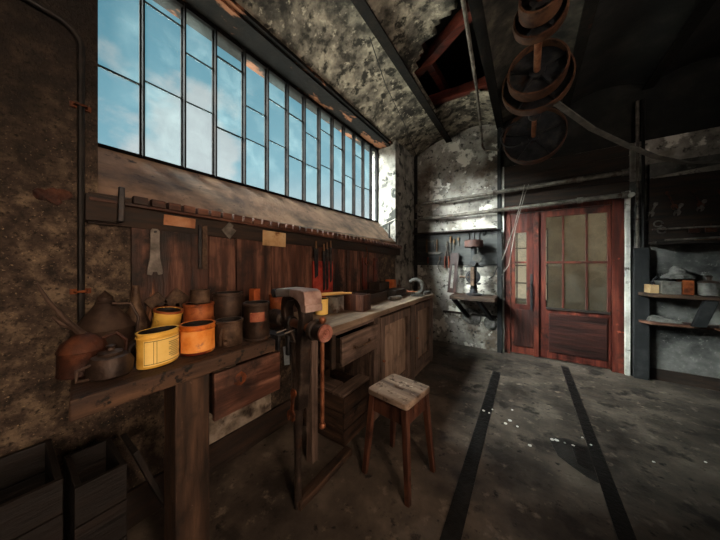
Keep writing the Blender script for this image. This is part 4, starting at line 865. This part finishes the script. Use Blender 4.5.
o = boxy('square_tin', 'grey tin box between pale carton and orange carton', 'tin', 1.375, 4.44, .15, .16, .14, 'tin_grey', 4, None, .005, 1.09)
m = MB(); m.box(-.078, .078, -.083, .083, .136, .147); m.build('lid', 'tin_grey', o, bev=.002)
o = boxy('carton', 'orange brown cardboard carton in the middle of right hand shelf', 'carton', 1.51, 4.46, .09, .17, .165, 'orange_dk', -4, None, .004, 1.09)
m = MB(); m.box(-.047, .047, -.09, .0, .163, .167); m.build('flap', 'orange_dk', o)
m = MB(); m.lathe([(0, 0), (.13, .0), (.12, .03), (.07, .06), (.06, .09), (.02, .13), (0, .13)], 16); m.rough(.02, 12, .03); tag(m.build('rag', 'rag', loc=(1.46, 4.47, 1.275)), 'crumpled grey rag heaped on the orange and grey boxes', 'rag')
pt = thing('pot', 'dark round lidded pot at right on the right hand shelf', 'pot', (1.66, 4.40, 1.09))
m = MB(); m.lathe([(0, 0), (.072, 0), (.08, .01), (.082, .13), (.086, .135), (.086, .142), (0, .145)], 28); m.build('pot_body', 'tin_grey', pt)
m = MB(); m.lathe([(.085, .142), (.06, .16), (.02, .168), (.018, .19), (.028, .21), (.016, .225), (0, .225)], 24); m.build('lid', 'tin_dark', pt)
m = MB(); m.tube([(.08, -.02, .12), (.12, -.02, .115), (.125, -.02, .09)], .008, 8); m.build('handle', 'steel', pt)
m = MB(); m.prism([(-.13, 0), (.13, 0), (.12, .02), (.03, .045), (-.06, .06), (-.11, .05)], -.07, .07, 'y'); m.rough(.008, 14, .04); tag(m.build('folded_rag', 'rag', loc=(1.35, 4.48, .748)), 'folded grey rag lying on the lower right shelf', 'rag')

# ------------------------------------------------------------------ line shaft under the ceiling
SX, SZ = .07, 3.10
ls = thing('line_shaft', 'overhead line shaft with three belt pulleys under the dark ceiling', 'line shaft', (SX, 1.6, SZ))
m = MB(); m.cyl((0, -.1, 0), (0, 2.75, 0), .025, seg=16); m.build('shaft', 'copper', ls)
def pulley(y, r, w, steps=1, r2=0, w2=0, nm='pulley'):
    m = MB(); m.turned((0, y, 0), (0, 1, 0), [(r-.012, 0), (r, .002), (r+.004, w/2), (r, w-.002), (r-.012, w), (r-.012, 0)], 48); p = m.build(nm, 'rim', ls)
    m = MB(); m.turned((0, y+w*.3, 0), (0, 1, 0), [(0, 0), (.06, 0), (.06, w*.5), (0, w*.5)], 20)
    for k in range(5):
        a = 2*math.pi*k/5+.3; m.bar((.04*math.cos(a), y+w*.5, .04*math.sin(a)), ((r-.008)*math.cos(a), y+w*.5, (r-.008)*math.sin(a)), .05, .02)
    m.build('spokes', 'steel', p)
    m = MB(); m.turned((0, y+w*.55, 0), (0, 1, 0), [(.0, 0), (r-.013, 0), (r-.013, .008), (0, .008)], 40); m.build('web', 'steel', p)
pulley(.25, .115, .12); pulley(.40, .150, .07)
pulley(.94, .215, .13); pulley(1.11, .27, .10)
pulley(2.26, .34, .13)
for y in (.02, 1.75, 2.62):
    m = MB(); m.turned((0, y-.04, 0), (0, 1, 0), [(0, 0), (.05, 0), (.06, .02), (.06, .06), (.05, .08), (0, .08)], 18); h = m.build('bearing', 'steel', ls)
    m = MB(); m.bar((-.02, y, .04), (-.06, y, .58), .05, .03); m.bar((.02, y, .04), (.06, y, .58), .05, .03); m.build('hanger', 'steel', h)
m = MB(); m.ball((-.055, .12, -.01), .06, 20); m.build('oil_cup', M('black gloss enamel', ['#0e1012', '#15181a', '#1d2022'], 6, rough=(.08, .15), bump=0), ls)
# loose flat belt
m = MB(); pts = [(SX+.14, 2.72, 2.84), (.50, 3.1, 2.70), (.80, 3.4, 2.58), (1.05, 3.65, 2.50), (1.35, 3.95, 2.47), (1.75, 4.2, 2.49), (2.4, 4.35, 2.56)]
for p, q in zip(pts, pts[1:]): m.bar(p, Vector(q)+(Vector(q)-Vector(p))*.02, .05, .012)
bmesh.ops.remove_doubles(m.bm, verts=m.bm.verts, dist=.0005)
tag(m.build('drive_belt', 'belt'), 'slack grey leather belt sagging from the pulleys to the right wall', 'belt')
m = MB(); m.tube(arc(SX-.20, 3.02, .14, 60, 300, 16, 3.55, 'xz'), .014, 8); tag(m.build('belt_loop', 'cable'), 'black rubber loop hanging left of the largest pulley', 'belt')

# ------------------------------------------------------------------ floor
for x0, x1, y0, y1, lab in ((-.378, -.285, -.5, 3.72, 'long dark steel rail strip in the floor nearest the stool'), (.395, .475, -.5, 4.45, 'long dark steel rail strip in the floor leading to the door')):
    m = MB(); m.box(x0, x1, y0, y1, -.02, .004); m.rough(.0015, 5, .2); o = tag(m.build('floor_rail', 'rail_steel'), lab, 'rail')
m = MB(); m.prism([(.15, 2.56), (.28, 2.63), (.40, 2.60), (.39, 2.22), (.33, 2.24), (.19, 2.36)], .0, .005, 'z'); m.rough(.004, 12, .05)
o = tag(m.build('floor_patch', 'asphalt'), 'black uneven filler patch in the floor beside the right rail', 'patch')
m = MB(); m.prism([(.29, 2.58), (.385, 2.58), (.385, 2.30), (.30, 2.34)], .004, .008, 'z'); m.build('inset_plate', 'rail_steel', o)
FP = [(-0.35, 2.66), (-0.28, 2.73), (-0.3, 2.65), (-0.12, 2.83), (-0.13, 2.63), (-0.16, 2.56), (-0.07, 2.57), (0.02, 2.36), (0.17, 2.54), (0.2, 2.55), (0.25, 2.55), (0.3, 2.55), (0.38, 2.71), (0.42, 2.64), (0.76, 2.67), (1.07, 2.88)]
for k, (x, y) in enumerate(FP):
    r = .007+.009*random.random(); m = MB(); m.prism([(r*(.7+.5*random.random())*math.cos(a), r*(.6+.6*random.random())*math.sin(a)) for a in [i*1.05 for i in range(6)]], .0, .005, 'z')
    tag(m.build('plaster_flake', 'white_bit', loc=(x, y, .0045)), 'small white plaster flake lying on the concrete floor by the rails', 'flake', 'plaster flakes on the floor')
